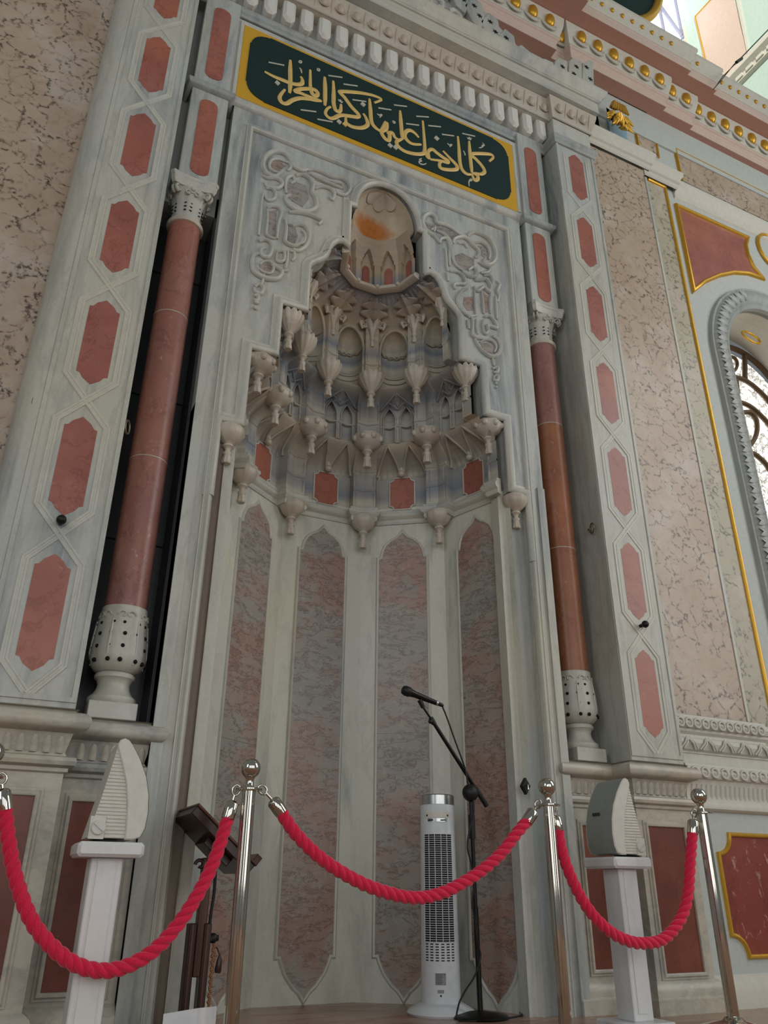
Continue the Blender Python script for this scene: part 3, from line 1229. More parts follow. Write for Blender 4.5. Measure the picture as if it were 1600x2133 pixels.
LS = [
    (0.016, [(600, 440), (520, 500), (430, 480), (375, 390), (400, 280), (490, 215), (600, 220), (690, 290), (730, 380), (820, 430), (900, 420)]),
    (0.010, [(560, 450), (480, 430), (450, 370), (480, 310), (560, 300), (640, 330)]),
    (0.010, [(640, 330), (690, 350), (700, 400), (660, 430)]),
    (0.013, [(900, 430), (960, 420), (1060, 450), (1170, 500), (1290, 520), (1370, 580), (1390, 650), (1340, 715), (1260, 700), (1230, 660)]),
    (0.010, [(930, 470), (1020, 520), (1130, 570), (1230, 610), (1300, 640)]),
    (0.012, [(980, 640), (1060, 620), (1150, 640), (1210, 700), (1190, 770), (1160, 740)]),
    (0.015, [(760, 490), (830, 480), (910, 520), (960, 600), (950, 690), (990, 760), (1000, 850), (940, 900), (850, 910), (740, 880), (660, 810), (640, 740), (700, 720)]),
    (0.011, [(650, 700), (640, 600), (660, 520), (720, 500), (750, 550), (700, 580)]),
    (0.012, [(380, 490), (420, 520), (500, 520), (580, 550), (600, 600), (540, 640), (430, 620), (400, 570)]),
    (0.011, [(410, 640), (470, 640), (520, 690), (510, 760), (440, 780), (400, 730)]),
    (0.010, [(380, 700), (360, 800), (350, 900), (340, 1020), (330, 1130), (325, 1190)]),
    (0.011, [(430, 870), (480, 850), (560, 870), (590, 930), (570, 1000), (550, 1100), (540, 1230)]),
    (0.010, [(430, 880), (430, 980), (420, 1080), (415, 1180), (470, 1215), (530, 1225)]),
    (0.012, [(640, 1000), (650, 1100), (640, 1200), (640, 1270), (720, 1310), (800, 1290), (850, 1220)]),
    (0.014, [(680, 920), (760, 920), (850, 930), (950, 960), (1060, 1020), (1020, 1060)]),
    (0.014, [(720, 1080), (790, 1060), (860, 1080), (910, 1150), (910, 1240), (870, 1320), (790, 1370), (730, 1350)]),
    (0.010, [(830, 1130), (870, 1180), (860, 1260), (820, 1290)]),
    (0.013, [(330, 1260), (400, 1240), (470, 1280), (480, 1360), (440, 1440), (370, 1430), (350, 1360), (400, 1330)]),
    (0.010, [(540, 1380), (620, 1380), (620, 1480), (540, 1490), (540, 1390)]),
    (0.010, [(670, 1370), (660, 1480), (640, 1570), (660, 1600), (600, 1600)]),
    (0.010, [(690, 1370), (740, 1390), (740, 1460), (710, 1480)]),
    (0.014, [(350, 1400), (270, 1420), (250, 1520), (270, 1610), (350, 1670), (450, 1700), (550, 1690), (600, 1620), (540, 1570), (470, 1540)]),
    (0.009, [(340, 1530), (400, 1490), (470, 1510), (500, 1570), (470, 1630), (390, 1620), (340, 1580)]),
    (0.008, [(390, 1640), (380, 1700), (360, 1760)]),
    (0.012, [(280, 1790), (330, 1760), (380, 1810), (350, 1870), (290, 1850), (275, 1800)]),
    (0.012, [(270, 1890), (320, 1900), (310, 1950), (270, 1940)]),
    (0.011, [(270, 1970), (330, 1980)]),
    (0.010, [(265, 2030), (310, 2050)]),
]
RS = [
    (0.014, [(290, 460), (240, 400), (170, 350), (110, 280), (110, 190), (170, 145), (240, 180), (260, 240), (330, 260), (420, 300), (500, 360), (590, 400)]),
    (0.010, [(200, 320), (240, 300), (230, 340)]),
    (0.010, [(260, 330), (340, 370), (400, 430), (430, 490)]),
    (0.013, [(290, 470), (310, 420), (370, 420), (400, 480), (420, 560), (440, 640), (480, 720), (550, 770)]),
    (0.014, [(440, 470), (460, 420), (540, 400), (610, 430), (660, 490), (720, 550), (720, 610), (680, 630)]),
    (0.010, [(500, 470), (560, 470), (600, 520)]),
    (0.014, [(600, 390), (660, 350), (750, 370), (840, 430), (900, 530), (910, 640), (860, 700), (780, 690), (800, 640)]),
    (0.010, [(660, 470), (740, 460), (820, 510), (850, 590), (840, 650)]),
    (0.013, [(540, 780), (600, 830), (680, 840), (700, 780), (660, 740), (610, 770)]),
    (0.013, [(730, 680), (790, 720), (850, 740), (830, 790), (750, 800)]),
    (0.009, [(355, 520), (365, 620), (370, 720), (380, 780)]),
    (0.009, [(400, 540), (400, 620), (405, 720)]),
    (0.010, [(370, 790), (380, 840), (390, 890)]),
    (0.012, [(410, 780), (490, 790), (560, 850), (570, 920), (500, 920), (450, 930), (470, 980)]),
    (0.014, [(680, 880), (740, 880), (800, 870), (850, 940), (840, 1010), (780, 960), (710, 1000), (670, 950)]),
    (0.011, [(780, 830), (850, 830), (880, 900), (860, 960)]),
    (0.011, [(930, 890), (960, 930), (930, 1000), (950, 1050), (935, 1120)]),
    (0.012, [(600, 970), (530, 1010), (490, 1090), (510, 1180), (560, 1240), (630, 1280), (700, 1270)]),
    (0.009, [(680, 990), (680, 1080), (685, 1180), (695, 1270)]),
    (0.010, [(860, 1020), (850, 1120), (855, 1250)]),
    (0.009, [(915, 1050), (920, 1180), (930, 1310)]),
    (0.010, [(760, 1010), (770, 1130), (780, 1250)]),
    (0.013, [(790, 1290), (840, 1280), (900, 1340), (930, 1410), (880, 1400), (820, 1390), (830, 1450), (790, 1470), (770, 1390), (780, 1320)]),
    (0.010, [(610, 1290), (650, 1300), (660, 1400), (650, 1480), (690, 1520), (770, 1530)]),
    (0.010, [(600, 1320), (610, 1380), (620, 1420)]),
    (0.008, [(700, 1310), (700, 1400), (720, 1480)]),
    (0.013, [(680, 1530), (720, 1610), (790, 1690), (870, 1730), (940, 1700), (970, 1620), (940, 1540), (880, 1500)]),
    (0.009, [(740, 1570), (800, 1540), (880, 1560), (920, 1620), (900, 1680)]),
    (0.008, [(875, 1700), (885, 1780), (900, 1830)]),
    (0.012, [(880, 1860), (930, 1850), (930, 1900), (890, 1900)]),
    (0.011, [(900, 1940), (935, 1940), (935, 1990), (900, 1990), (900, 1945)]),
    (0.009, [(905, 2020), (935, 2030)]),
    (0.008, [(912, 2060), (930, 2075)]),
]
carve(LS, 480, 280, 5.614, YF, 'rocaille_scroll')
carve(RS, 860, 420, 5.333, YF, 'rocaille_scroll')


def patches(pp, ox, oy, sc):
    for poly in pp:
        q = [at(ox + x / sc, oy + y / sc, YF) for x, y in poly]
        MB().slab(q, YF - 0.003, YF + 0.01).build('pink_ground', 'breccia', NI)


patches([[(470, 350), (560, 310), (650, 370), (570, 430), (490, 440)], [(650, 590), (760, 560), (880, 600), (920, 750), (840, 850), (720, 780), (650, 700)],
         [(450, 900), (540, 890), (520, 1200), (420, 1170)], [(660, 1040), (750, 1060), (790, 1200), (740, 1290), (650, 1270)],
         [(340, 1530), (430, 1490), (500, 1560), (450, 1640), (350, 1610)], [(950, 460), (1150, 540), (1300, 580), (1320, 650), (1200, 620), (1000, 540)]], 480, 280, 5.614)
patches([[(140, 230), (240, 260), (420, 320), (510, 400), (430, 440), (300, 350), (170, 300)], [(470, 600), (540, 570), (680, 640), (680, 740), (560, 760), (480, 690)],
         [(700, 490), (800, 500), (850, 590), (820, 650), (740, 580)], [(570, 1060), (660, 1060), (670, 1210), (600, 1210), (560, 1140)],
         [(770, 1000), (830, 1050), (830, 1230), (780, 1240)], [(750, 1580), (850, 1560), (910, 1630), (890, 1690), (790, 1660)]], 860, 420, 5.333)

# ------------------------------------------------------------------ calligraphy board over the niche
SG = thing('calligraphy_board', 'dark green board with gold border and gold Arabic calligraphy above the niche', 'sign', (CX, YF, 4.986))
x0, x1, z0, z1 = 0.584, 2.716, 4.990, 5.690
MB().slab([(x0, z0), (x1, z0), (x1, z1), (x0, z1)], YF - 0.012, YF + 0.05, 0.004).build('gold_border', 'goldpaint', SG)


def notched(x0, x1, z0, z1, c):
    """rectangle whose corners are cut by rounded shoulders with small nibs"""
    out = []
    for cx, cz, sx, sz, first in ((x1, z0, -1, 1, 0), (x1, z1, -1, -1, 1), (x0, z1, 1, -1, 0), (x0, z0, 1, 1, 1)):
        pts = [(cx + sx * (c + 0.016), cz), (cx + sx * (c + 0.010), cz + sz * 0.010), (cx + sx * c, cz + sz * 0.008)]
        for k in range(1, 6):
            a = pi / 2 * k / 6
            pts.append((cx + sx * (c * (1 - sin(a)) + 0.010), cz + sz * (c * (1 - cos(a)) + 0.010)))
        pts += [(cx + sx * 0.008, cz + sz * c), (cx + sx * 0.010, cz + sz * (c + 0.010)), (cx, cz + sz * (c + 0.016))]
        out += pts if first == 0 else list(reversed(pts))
    return out


MB().slab(notched(x0 + 0.050, x1 - 0.050, z0 + 0.036, z1 - 0.030, 0.115), YF - 0.017, YF, 0.0).build('green_field', 'green', SG)

CA = [
    [(70, 240), (180, 300), (300, 350), (390, 385), (480, 405), (545, 395), (555, 350), (535, 305)],
    [(400, 95), (398, 250), (398, 400), (388, 520)],
    [(330, 470), (280, 530), (262, 580), (290, 635), (350, 650), (430, 605), (520, 582), (640, 592), (720, 612), (800, 618)],
    [(790, 612), (700, 580), (600, 545), (520, 512), (460, 492), (520, 465), (620, 460), (700, 470), (748, 510), (735, 550), (690, 535), (668, 490), (656, 420), (655, 320), (655, 220)],
    [(840, 310), (845, 450), (845, 560), (842, 680)],
    [(950, 360), (955, 500), (955, 650), (985, 740), (1040, 740), (1050, 660)],
    [(1475, 640), (1565, 600), (1500, 560), (1400, 532), (1250, 508), (1050, 495), (1045, 520), (1100, 580), (1180, 690), (1272, 790), (1255, 822), (1150, 810), (1040, 800), (960, 835), (900, 835), (850, 780), (870, 720), (915, 690)],
    [(1110, 830), (1120, 900), (1200, 950), (1320, 960), (1390, 920), (1372, 840), (1335, 780)],
    [(1415, 590), (1425, 720), (1440, 880), (1490, 960), (1560, 1005)],
]
CB = [
    [(0, 450), (40, 485), (85, 505), (150, 400), (152, 480), (92, 525), (140, 612), (188, 625), (195, 560), (180, 535), (230, 535), (262, 590), (300, 615), (345, 625)],
    [(330, 250), (340, 400), (352, 540), (360, 615)],
    [(570, 595), (510, 530), (440, 500), (392, 540), (405, 610), (480, 672), (600, 682)],
    [(620, 380), (635, 560), (645, 750), (618, 800), (500, 800), (380, 765), (300, 700), (286, 645), (330, 622), (370, 600)],
    [(645, 760), (675, 830), (712, 872)],
    [(712, 872), (692, 775), (740, 745), (800, 790), (880, 850), (942, 890), (930, 912), (840, 890), (712, 872)],
    [(880, 765), (960, 850), (1052, 950), (1050, 1000), (940, 1005), (850, 985), (835, 930), (860, 900)],
    [(1070, 580), (1085, 750), (1095, 900), (1122, 1000), (1180, 1058), (1245, 1065)],
    [(1215, 640), (1225, 800), (1240, 950), (1250, 1050)],
    [(1250, 1060), (1282, 1138), (1325, 1125), (1318, 1080), (1262, 1052)],
    [(1470, 900), (1522, 850), (1495, 812), (1400, 800), (1262, 800), (1252, 830), (1300, 870), (1380, 960), (1412, 1030), (1370, 1062), (1300, 1052), (1250, 1048)],
]
WA = [[(120, 120), (320, 160)], [(885, 290), (1065, 315)], [(1080, 400), (1260, 425)], [(1195, 600), (1370, 625)], [(530, 730), (730, 755)], [(745, 850), (940, 885)], [(1530, 705), (1600, 715)],
      [(515, 100), (540, 105), (535, 128), (512, 120), (515, 100)], [(748, 200), (772, 208), (768, 230), (746, 222), (748, 200)], [(515, 190), (535, 215), (545, 262)],
      [(1015, 595), (1030, 620), (1042, 605), (1052, 635), (1070, 625)], [(1512, 780), (1540, 800), (1570, 790), (1545, 830)]]
WB = [[(250, 175), (415, 195)], [(50, 215), (215, 238)], [(535, 320), (695, 330)], [(405, 415), (570, 435)], [(690, 440), (850, 455)], [(865, 552), (1020, 572)], [(1125, 540), (1290, 577)],
      [(35, 290), (65, 305), (95, 300), (68, 338)], [(232, 375), (262, 395), (250, 408), (230, 385)], [(935, 665), (962, 690), (992, 682), (966, 715)],
      [(605, 860), (575, 880), (605, 890), (572, 905), (590, 930), (630, 938), (665, 925)], [(1215, 1220), (1212, 1160), (1238, 1125), (1245, 1145), (1215, 1150)],
      [(1385, 660), (1408, 690), (1375, 705), (1395, 690), (1380, 715), (1340, 728)], [(1188, 590), (1205, 612), (1218, 590), (1228, 622), (1242, 600)], [(1140, 762), (1158, 795), (1162, 825)]]


def letters(strokes, ox, oy, sc, r, nm, mt):
    for st in strokes:
        q = [at(ox + x / sc, oy + y / sc, YF - 0.018) for x, y in st]
        q = smooth_path(q, 6) if len(q) > 2 else q
        n = len(q)
        mb = MB()
        rr = [r * (0.55 + 0.45 * min(1, 4 * min(k, n - 1 - k) / n)) if n > 2 else r for k in range(n)]
        mb.tube([(x, YF - 0.018, z) for x, z in q], rr, 8)
        mb.v = [(v[0], YF - 0.018 + (v[1] - YF + 0.018) * 0.42, v[2]) for v in mb.v]
        mb.build(nm, mt, SG, 50)


letters(CA, 540, 110, 6.154, 0.0158, 'letter', 'letter')
letters(CB, 780, 190, 6.154, 0.0158, 'letter', 'letter')
letters(WA, 540, 110, 6.154, 0.0062, 'vowel_mark', 'letterw')
letters(WB, 780, 190, 6.154, 0.0062, 'vowel_mark', 'letterw')
for ox, oy, pts in ((540, 110, [(220, 420), (1315, 692), (1010, 917)]), (780, 190, [(185, 725), (255, 750), (780, 632)])):
    for x, y in pts:
        q = [at(ox + (x + a) / 6.154, oy + (y + b) / 6.154, YF) for a, b in ((-36, -6), (-8, -34), (36, 6), (8, 34))]
        MB().slab(q, YF - 0.023, YF - 0.01, 0.0).build('diacritic_dot', 'letterw', SG)
q = [at(540 + (1085 + a) / 6.154, 110 + (947 + b) / 6.154, YF) for a, b in ((-36, -6), (-8, -34), (36, 6), (8, 34))]
MB().slab(q, YF - 0.023, YF - 0.01, 0.0).build('diacritic_dot', 'letter', SG)

# marble casing of the board and the mouldings below it
CAS = thing('sign_casing', 'pale marble casing framing the green calligraphy board', 'casing', (CX, YF, 4.93))
MB().box(0.545, 2.758, YF + 0.052, YF + 0.12, 4.93, 5.80).build('backing', 'marble', CAS)
MB().sweep([(x1, z0), (x1, z1), (x0, z1), (x0, z0)], [(0, 0), (0, 0.014), (0.008, 0.02), (0.022, 0.02), (0.028, 0.010), (0.045, 0.010), (0.045, 0)], False, face_plane(YF + 0.005)).build('casing_moulding', 'marble_w', CAS, 40)
MB().sweep([(0.545, YF), (2.768, YF)], [(0.0, 4.905), (0.012, 4.91), (0.026, 4.925), (0.03, 4.945), (0.022, 4.965), (0.012, 4.975), (0.010, 4.985), (0, 4.985)], False, plan).build('sill_moulding', 'marble_w', CAS, 40)

# ------------------------------------------------------------------ upper strips above the columns
for sg, xs, side in ((-1, 0.4325, 'lectern'), (1, 2.8705, 'fan')):
    a, b = xs - 0.112, xs + 0.112
    st = thing('upper_strip', 'narrow marble strip with two red inlays above the column on the %s side' % side, 'marble strip', (xs, 3.40, 4.17))
    MB().cbox(a, b, 3.400, 3.55, 4.17, 5.84, 0.004).build('strip_body', 'marble', st)
    MB().box(min(a, b) - 0.14, max(a, b) + 0.14, 3.53, 3.75, 4.05, 6.2).build('strip_backing', 'marble_d', st)
    for za, zb in ((4.195, 4.825), (5.025, 5.715)):
        w = 0.055
        c = 0.05
        pts = []
        for k in range(9):
            t = k / 8
            pts.append((xs + w * cos(pi * t) * -1 if False else xs + w * cos(pi * t), zb - c + c * sin(pi * t) ** 0.8))
        pts += [(xs - w, za + c)] + [(xs - w * cos(pi * k / 8), za + c - c * sin(pi * k / 8) ** 0.8) for k in range(9)]
        MB().slab(pts, 3.396, 3.42, 0.0).build('red_inlay', 'red', st)
    MB().sweep([(a - 0.02, 3.56), (a, 3.40), (b, 3.40), (b + 0.02, 3.56)], [(0, 4.890), (0.018, 4.895), (0.034, 4.915), (0.036, 4.935), (0.024, 4.95), (0.014, 4.965), (0, 4.97)], False, plan).build('band_moulding', 'marble_d', st, 40)

# ------------------------------------------------------------------ columns
LOB8 = lambda a, k: 1


def column(cx, side):
    C = thing('marble_column', 'slender red marble column with carved white capital on the %s side of the niche' % side, 'column', (cx, YC, 1.115))
    MB().cbox(cx - 0.098, cx + 0.098, YC - 0.098, YC + 0.098, 1.115, 1.185, 0.003).build('base_block', 'marble_w', C)
    pr = [(0.096, 1.185), (0.102, 1.195), (0.100, 1.212), (0.086, 1.224), (0.080, 1.230), (0.070, 1.250), (0.067, 1.270), (0.074, 1.288), (0.084, 1.295), (0.085, 1.308), (0.078, 1.316), (0.05, 1.32)]
    MB().lathe(pr, cx, YC, 32).build('base_moulding', 'marble_w', C, 40)
    # leaf wrapped foot of the shaft
    pr = [(0.070, 1.316), (0.088, 1.325), (0.106, 1.345), (0.115, 1.372), (0.116, 1.40), (0.113, 1.44), (0.109, 1.48), (0.106, 1.52), (0.104, 1.545), (0.101, 1.56), (0.099, 1.572), (0.098, 1.605), (0.086, 1.607)]
    n = 64
    mb = MB().lathe(pr, cx, YC, n, lambda a, k: 1 + (0.045 * (abs(cos(a * 3)) - 0.5) if 1 < k < 9 else 0.0))
    ft = mb.build('leaf_foot', 'marble_w', C, 45)
    mb = MB()
    for j in range(6):
        for q, (da, z, r) in enumerate(((0.22, 1.36, .010), (-0.22, 1.36, .010), (0.25, 1.42, .009), (-0.25, 1.42, .009), (0.27, 1.475, .009), (-0.27, 1.475, .009), (0.2, 1.525, .007), (-0.2, 1.525, .007))):
            a = 2 * pi * j / 6 + da + 0.26
            R = 0.1135 - max(0, z - 1.40) * 0.075
            mb.ball((cx + R * cos(a), YC + R * sin(a), z), r, 8)
    mb.build('drill_hole_shade', 'slotblack', ft, 60)  # black beads standing for the shade inside drilled holes
    mb = MB()
    for j in range(6):
        a = 2 * pi * j / 6
        R0 = 0.115
        mb.tube([(cx + R * cos(a), YC + R * sin(a), z) for R, z in ((0.108, 1.345), (0.118, 1.40), (0.113, 1.47), (0.108, 1.54))], [0.004, 0.006, 0.006, 0.003], 6)
        for sgn in (-1, 1):
            pts = []
            for k in range(12):
                b = k / 11 * 1.6 * pi
                rr = 0.022 * (1 - k / 14)
                aa = a + pi / 6 + sgn * (0.16 + rr / 0.1 * cos(b) * 1.0)
                pts.append((cx + 0.103 * cos(aa), YC + 0.103 * sin(aa), 1.558 + rr * sin(b)))
            mb.tube(pts, 0.004, 5)
    mb.build('leaf_rib', 'marble_w', ft, 60)
    # shaft in three drums with pale joints
    zz = [1.605, 2.355, 3.23, 3.868]
    for k in range(3):
        r0, r1 = 0.092 - 0.001 * k, 0.091 - 0.001 * k
        MB().lathe([(r0 - 0.003, zz[k]), (r0, zz[k] + 0.002), (r1, zz[k + 1] - 0.003), (r1 - 0.003, zz[k + 1] - 0.001)], cx, YC, 48).build('shaft_drum', 'porphyry_o' if side == 'fan' and k < 2 else 'porphyry', C, 40)
    for z in zz[1:3]:
        MB().lathe([(0.088, z - 0.003), (0.0914, z - 0.002), (0.0914, z + 0.002), (0.088, z + 0.003)], cx, YC, 48).build('joint_ring', 'marble_w', C, 40)
    MB().lathe([(0.085, 3.862), (0.098, 3.866), (0.104, 3.876), (0.103, 3.888), (0.094, 3.895), (0.08, 3.897)], cx, YC, 40).build('neck_ring', 'carved', C, 40)
    pr = [(0.078, 3.893), (0.080, 3.91), (0.081, 3.96), (0.085, 4.01), (0.094, 4.05), (0.108, 4.085), (0.118, 4.10), (0.06, 4.105)]
    cap = MB().lathe(pr, cx, YC, 48, lambda a, k: 1 + (0.06 * abs(cos(a * 4)) if 0 < k < 6 else 0)).build('capital', 'marble_w', C, 45)
    mb = MB()
    for j in range(4):
        a = pi / 4 + pi / 2 * j
        for sgn in (-1, 1):
            pts = []
            for k in range(20):
                b = -pi / 2 + k / 19 * 2.6 * pi
                rr = 0.026 * (1 - k / 26)
                t = sgn * 0.012
                R = 0.125 + rr * cos(b)
                pts.append((cx + R * cos(a) - t * sin(a), YC + R * sin(a) + t * cos(a), 4.078 + rr * sin(b)))
            mb.tube(pts, 0.0075, 6)
        aa = pi / 2 * j
        for sgn in (-1, 1):
            pts = []
            for k in range(14):
                b = k / 13 * 2.2 * pi
                rr = 0.020 * (1 - k / 18)
                R = 0.106
                t = sgn * (0.024 + rr * cos(b) * -1)
                pts.append((cx + R * cos(aa) - t * sin(aa), YC + R * sin(aa) + t * cos(aa), 4.06 + rr * sin(b)))
            mb.tube(pts, 0.005, 6)
        mb.ball((cx + 0.112 * cos(aa), YC + 0.112 * sin(aa), 4.088), 0.016, 8)
    mb.build('volute', 'marble_w', cap, 60)
    mb = MB()
    for j in range(6):
        a = pi / 8 + 2 * pi * j / 6
        R = 0.0855
        for z in (3.945, 3.972, 3.999):
            for sgn in (-1, 1):
                d = 0.010 * sgn
                p = (cx + R * cos(a) - d * sin(a), YC + R * sin(a) + d * cos(a), z + 0.006)
                q = (cx + (R + .001) * cos(a) - 2.2 * d * sin(a), YC + (R + .001) * sin(a) + 2.2 * d * cos(a), z)
                mb.tube([p, q], 0.0038, 5)
    mb.build('drill_slit_shade', 'slotblack', cap)  # black strokes standing for the shade inside drilled slits
    # abacus with hollowed sides
    pts = []
    for j in range(4):
        a = pi / 4 + pi / 2 * j
        for k in range(9):
            t = k / 8
            b = a + pi / 2 * t
            R = 0.185 - 0.062 * sin(pi * t) ** 0.75
            if k == 0:
                pts += [(R * cos(a - 0.07), R * sin(a - 0.07)), (R * cos(a + 0.07), R * sin(a + 0.07))]
            elif k < 8:
                pts.append((R * cos(b), R * sin(b)))
    mb = MB()
    rws = []
    for s_, z in ((0.86, 4.098), (0.93, 4.115), (0.95, 4.142), (0.99, 4.148), (1.0, 4.160), (0.98, 4.172)):
        rws.append([(cx + x * s_, YC + y * s_, z) for x, y in pts + pts[:1]])
    mb.grid(rws)
    n = len(pts)
    mb.add([(cx + x * .98, YC + y * .98, 4.172) for x, y in pts], [tuple(range(n))])
    mb.add([(cx + x * .86, YC + y * .86, 4.098) for x, y in pts], [tuple(range(n))])
    mb.build('abacus', 'marble_w', C, 30)
    return C


column(0.4185, 'lectern')
column(2.8945, 'fan')

# dark slots behind the columns
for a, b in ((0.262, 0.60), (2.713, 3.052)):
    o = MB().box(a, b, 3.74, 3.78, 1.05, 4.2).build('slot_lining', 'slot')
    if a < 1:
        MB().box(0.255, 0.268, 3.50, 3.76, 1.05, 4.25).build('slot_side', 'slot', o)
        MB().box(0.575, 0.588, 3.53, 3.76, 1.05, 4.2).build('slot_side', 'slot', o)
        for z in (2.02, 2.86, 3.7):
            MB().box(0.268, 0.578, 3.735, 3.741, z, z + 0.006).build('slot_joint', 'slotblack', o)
        tag(o, 'dark slate lining of the slot behind the column on the lectern side', 'stone lining')
    else:
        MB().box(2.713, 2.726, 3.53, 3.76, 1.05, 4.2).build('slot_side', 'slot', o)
        tag(o, 'dark slate lining of the slot behind the column on the fan side', 'stone lining')

# ------------------------------------------------------------------ pilasters with interlaced bands and red hexagons
ZB = [1.245 + 0.6655 * k for k in range(8)]


def pilaster(xa, xb, side, rounded):
    xc = (xa + xb) / 2
    P = thing('marble_pilaster', ('grey marble pilaster inlaid with red hexagons, ' + ('its outer edge broadly rounded, beside the pink wall' if rounded else 'square edged, beside the arched window wall')), 'pilaster', (xc, YP, 1.115))
    MB().cbox(xa, xb, YP, 3.74, 1.115, 5.86, 0.004).build('shaft', 'marble', P)
    if rounded:
        pts = []
        for k in range(13):
            a = pi / 2 * k / 12
            pts.append((xa + 0.001 - 0.105 * sin(a), YP + 0.105 * (1 - cos(a)) * 1.3 - 0.004))
        pts += [(xa - 0.104, 3.449), (xa + 0.001, 3.449)]
        v = [(x, y, FZ + 1.14) for x, y in pts] + [(x, y, 6.3) for x, y in pts]
        n = len(pts)
        MB().add(v, [tuple(range(n)), tuple(range(2 * n - 1, n - 1, -1))] + [(i, n + i, n + (i + 1) % n, (i + 1) % n) for i in range(n)]).build('rounded_edge', 'marble', P, 30)
    # plain raised border
    MB().sweep([(xb - 0.012, 1.15), (xb - 0.012, 5.80), (xa + 0.012, 5.80), (xa + 0.012, 1.15)], [(-0.012, 0), (-0.010, 0.006), (0.010, 0.006), (0.010, 0)], True, face_plane(YP)).build('border', 'marble', P)
    w = 0.070
    ch = 0.062
    for zb in ZB[:7]:
        zt = zb + 0.490
        hx = [(xc, zb - 0.0), (xc + w * 0.55, zb + 0.028), (xc + w * 0.78, zb + 0.052), (xc + w, zb + 0.056), (xc + w, zt - 0.056), (xc + w * 0.78, zt - 0.052), (xc + w * 0.55, zt - 0.028), (xc, zt)]
        hx += [(2 * xc - x, z) for x, z in reversed(hx[1:-1])]
        MB().slab(hx, YP - 0.001, YP + 0.02).build('red_hexagon', 'red', P)
    # two bands that zigzag and cross between the hexagons; small relief with grooves
    prof = [(-0.017, 0), (-0.015, 0.005), (-0.006, 0.005), (-0.004, 0.0025), (0.004, 0.0025), (0.006, 0.005), (0.015, 0.005), (0.017, 0)]
    W = 0.108
    for s0 in (1, -1):
        pth = []
        sg = s0
        for k, zb in enumerate(ZB[:7]):
            zt = zb + 0.490
            if k == 0:
                pth.append((xc, 1.155))
            pth += [(xc + sg * W, zb + 0.035), (xc + sg * W, zt - 0.035)]
            sg = -sg
        MB().sweep(pth, [(a, h * (1 if s0 > 0 else 0.78)) for a, h in prof], False, face_plane(YP)).build('interlace_band', 'marble_w', P)
    return P


pilaster(PIL_L[0], PIL_L[1], 'lectern', True)
pilaster(PIL_R[0], PIL_R[1], 'fan', False)

# ------------------------------------------------------------------ plinths under pilasters and columns
PP = [(-0.02, 1.115), (0.0, 1.115), (0.004, 1.104), (0.020, 1.103), (0.042, 1.097), (0.056, 1.084), (0.061, 1.066), (0.056, 1.048), (0.042, 1.036), (0.020, 1.030), (0.006, 1.026), (0.000, 1.005), (-0.012, 0.955), (-0.004, 0.943), (0.014, 0.940),
      (0.028, 0.934), (0.033, 0.920), (0.028, 0.906), (0.014, 0.900), (0.008, 0.897), (0.008, 0.884), (-0.004, 0.878), (-0.004, 0.112), (0.004, 0.108), (0.020, 0.095), (0.032, 0.070), (0.032, 0.045), (0.044, 0.035), (0.044, FZ)]


def recess_panel(x0, x1, z0, z1, Y, mt, par):
    MB().slab([(x0, z0), (x1, z0), (x1, z1), (x0, z1)], Y - 0.001, Y + 0.02).build('red_panel', mt, par)
    MB().sweep([(x1, z0), (x1, z1), (x0, z1), (x0, z0)], [(0, 0), (0.001, 0.010), (0.006, 0.014), (0.014, 0.014), (0.020, 0.006), (0.028, 0.006), (0.030, 0)], True, face_plane(Y)).build('panel_frame', 'plinth', par, 40)


def flutes(segs, par):
    """upright tongues in the hollow of the frieze"""
    proto = None
    for (xa, xb, Y) in segs:
        n = max(1, int(round((xb - xa) / 0.046)))
        for k in range(n):
            x = xa + (k + 0.5) * (xb - xa) / n
            if proto is None:
                mb = MB()
                rw = []
                for q in range(5):
                    t = q / 4
                    z = 0.952 + 0.062 * t
                    wd = 0.015 * (1 if q < 4 else 0.5)
                    r = []
                    for j in range(5):
                        a = pi * j / 4
                        r.append((-wd * cos(a), 0.012 - 0.012 * t - 0.010 * sin(a) - 0.001, z))
                    rw.append(r)
                mb.grid(rw)
                proto = mb.build('tongue', 'plinth', par, 60)
                proto.location = (x, Y, 0)
            else:
                c = proto.copy()
                COL.objects.link(c)
                c.location = (x, Y, 0)


PLL = thing('niche_plinth', 'mottled grey marble plinth carrying the column and pilaster beside the lectern', 'plinth', (0.2, YP, FZ))
YD, YDC = YP + 0.012, 3.452
MB().sweep([(-0.75, YD), (0.268, YD), (0.268, YDC), (0.590, YDC), (0.590, 3.60)], PP, False, plan).build('plinth_body', 'plinth', PLL, 35)
MB().add([(-0.75, YD - 0.02, 1.1145), (0.28, YD - 0.02, 1.1145), (0.28, 3.8, 1.1145), (-0.75, 3.8, 1.1145)], [(0, 1, 2, 3)]).add([(0.28, YDC - 0.02, 1.1144), (0.605, YDC - 0.02, 1.1144), (0.605, 3.8, 1.1144), (0.28, 3.8, 1.1144)], [(0, 1, 2, 3)]).build('plinth_top', 'plinth', PLL)
recess_panel(-0.16, 0.178, 0.155, 0.795, YD + 0.004, 'red_dark', PLL)
recess_panel(0.325, 0.525, 0.155, 0.795, YDC + 0.004, 'red_dark', PLL)
flutes([(-0.4, 0.258, YD), (0.30, 0.585, YDC)], PLL)
PLR = thing('niche_plinth', 'mottled grey marble plinth carrying the column and pilaster beside the arched window wall', 'plinth', (3.1, YP, FZ))
MB().sweep([(2.723, 3.60), (2.723, YDC), (3.045, YDC), (3.045, YD), (3.425, YD), (3.425, 3.45)], PP, False, plan).build('plinth_body', 'plinth', PLR, 35)
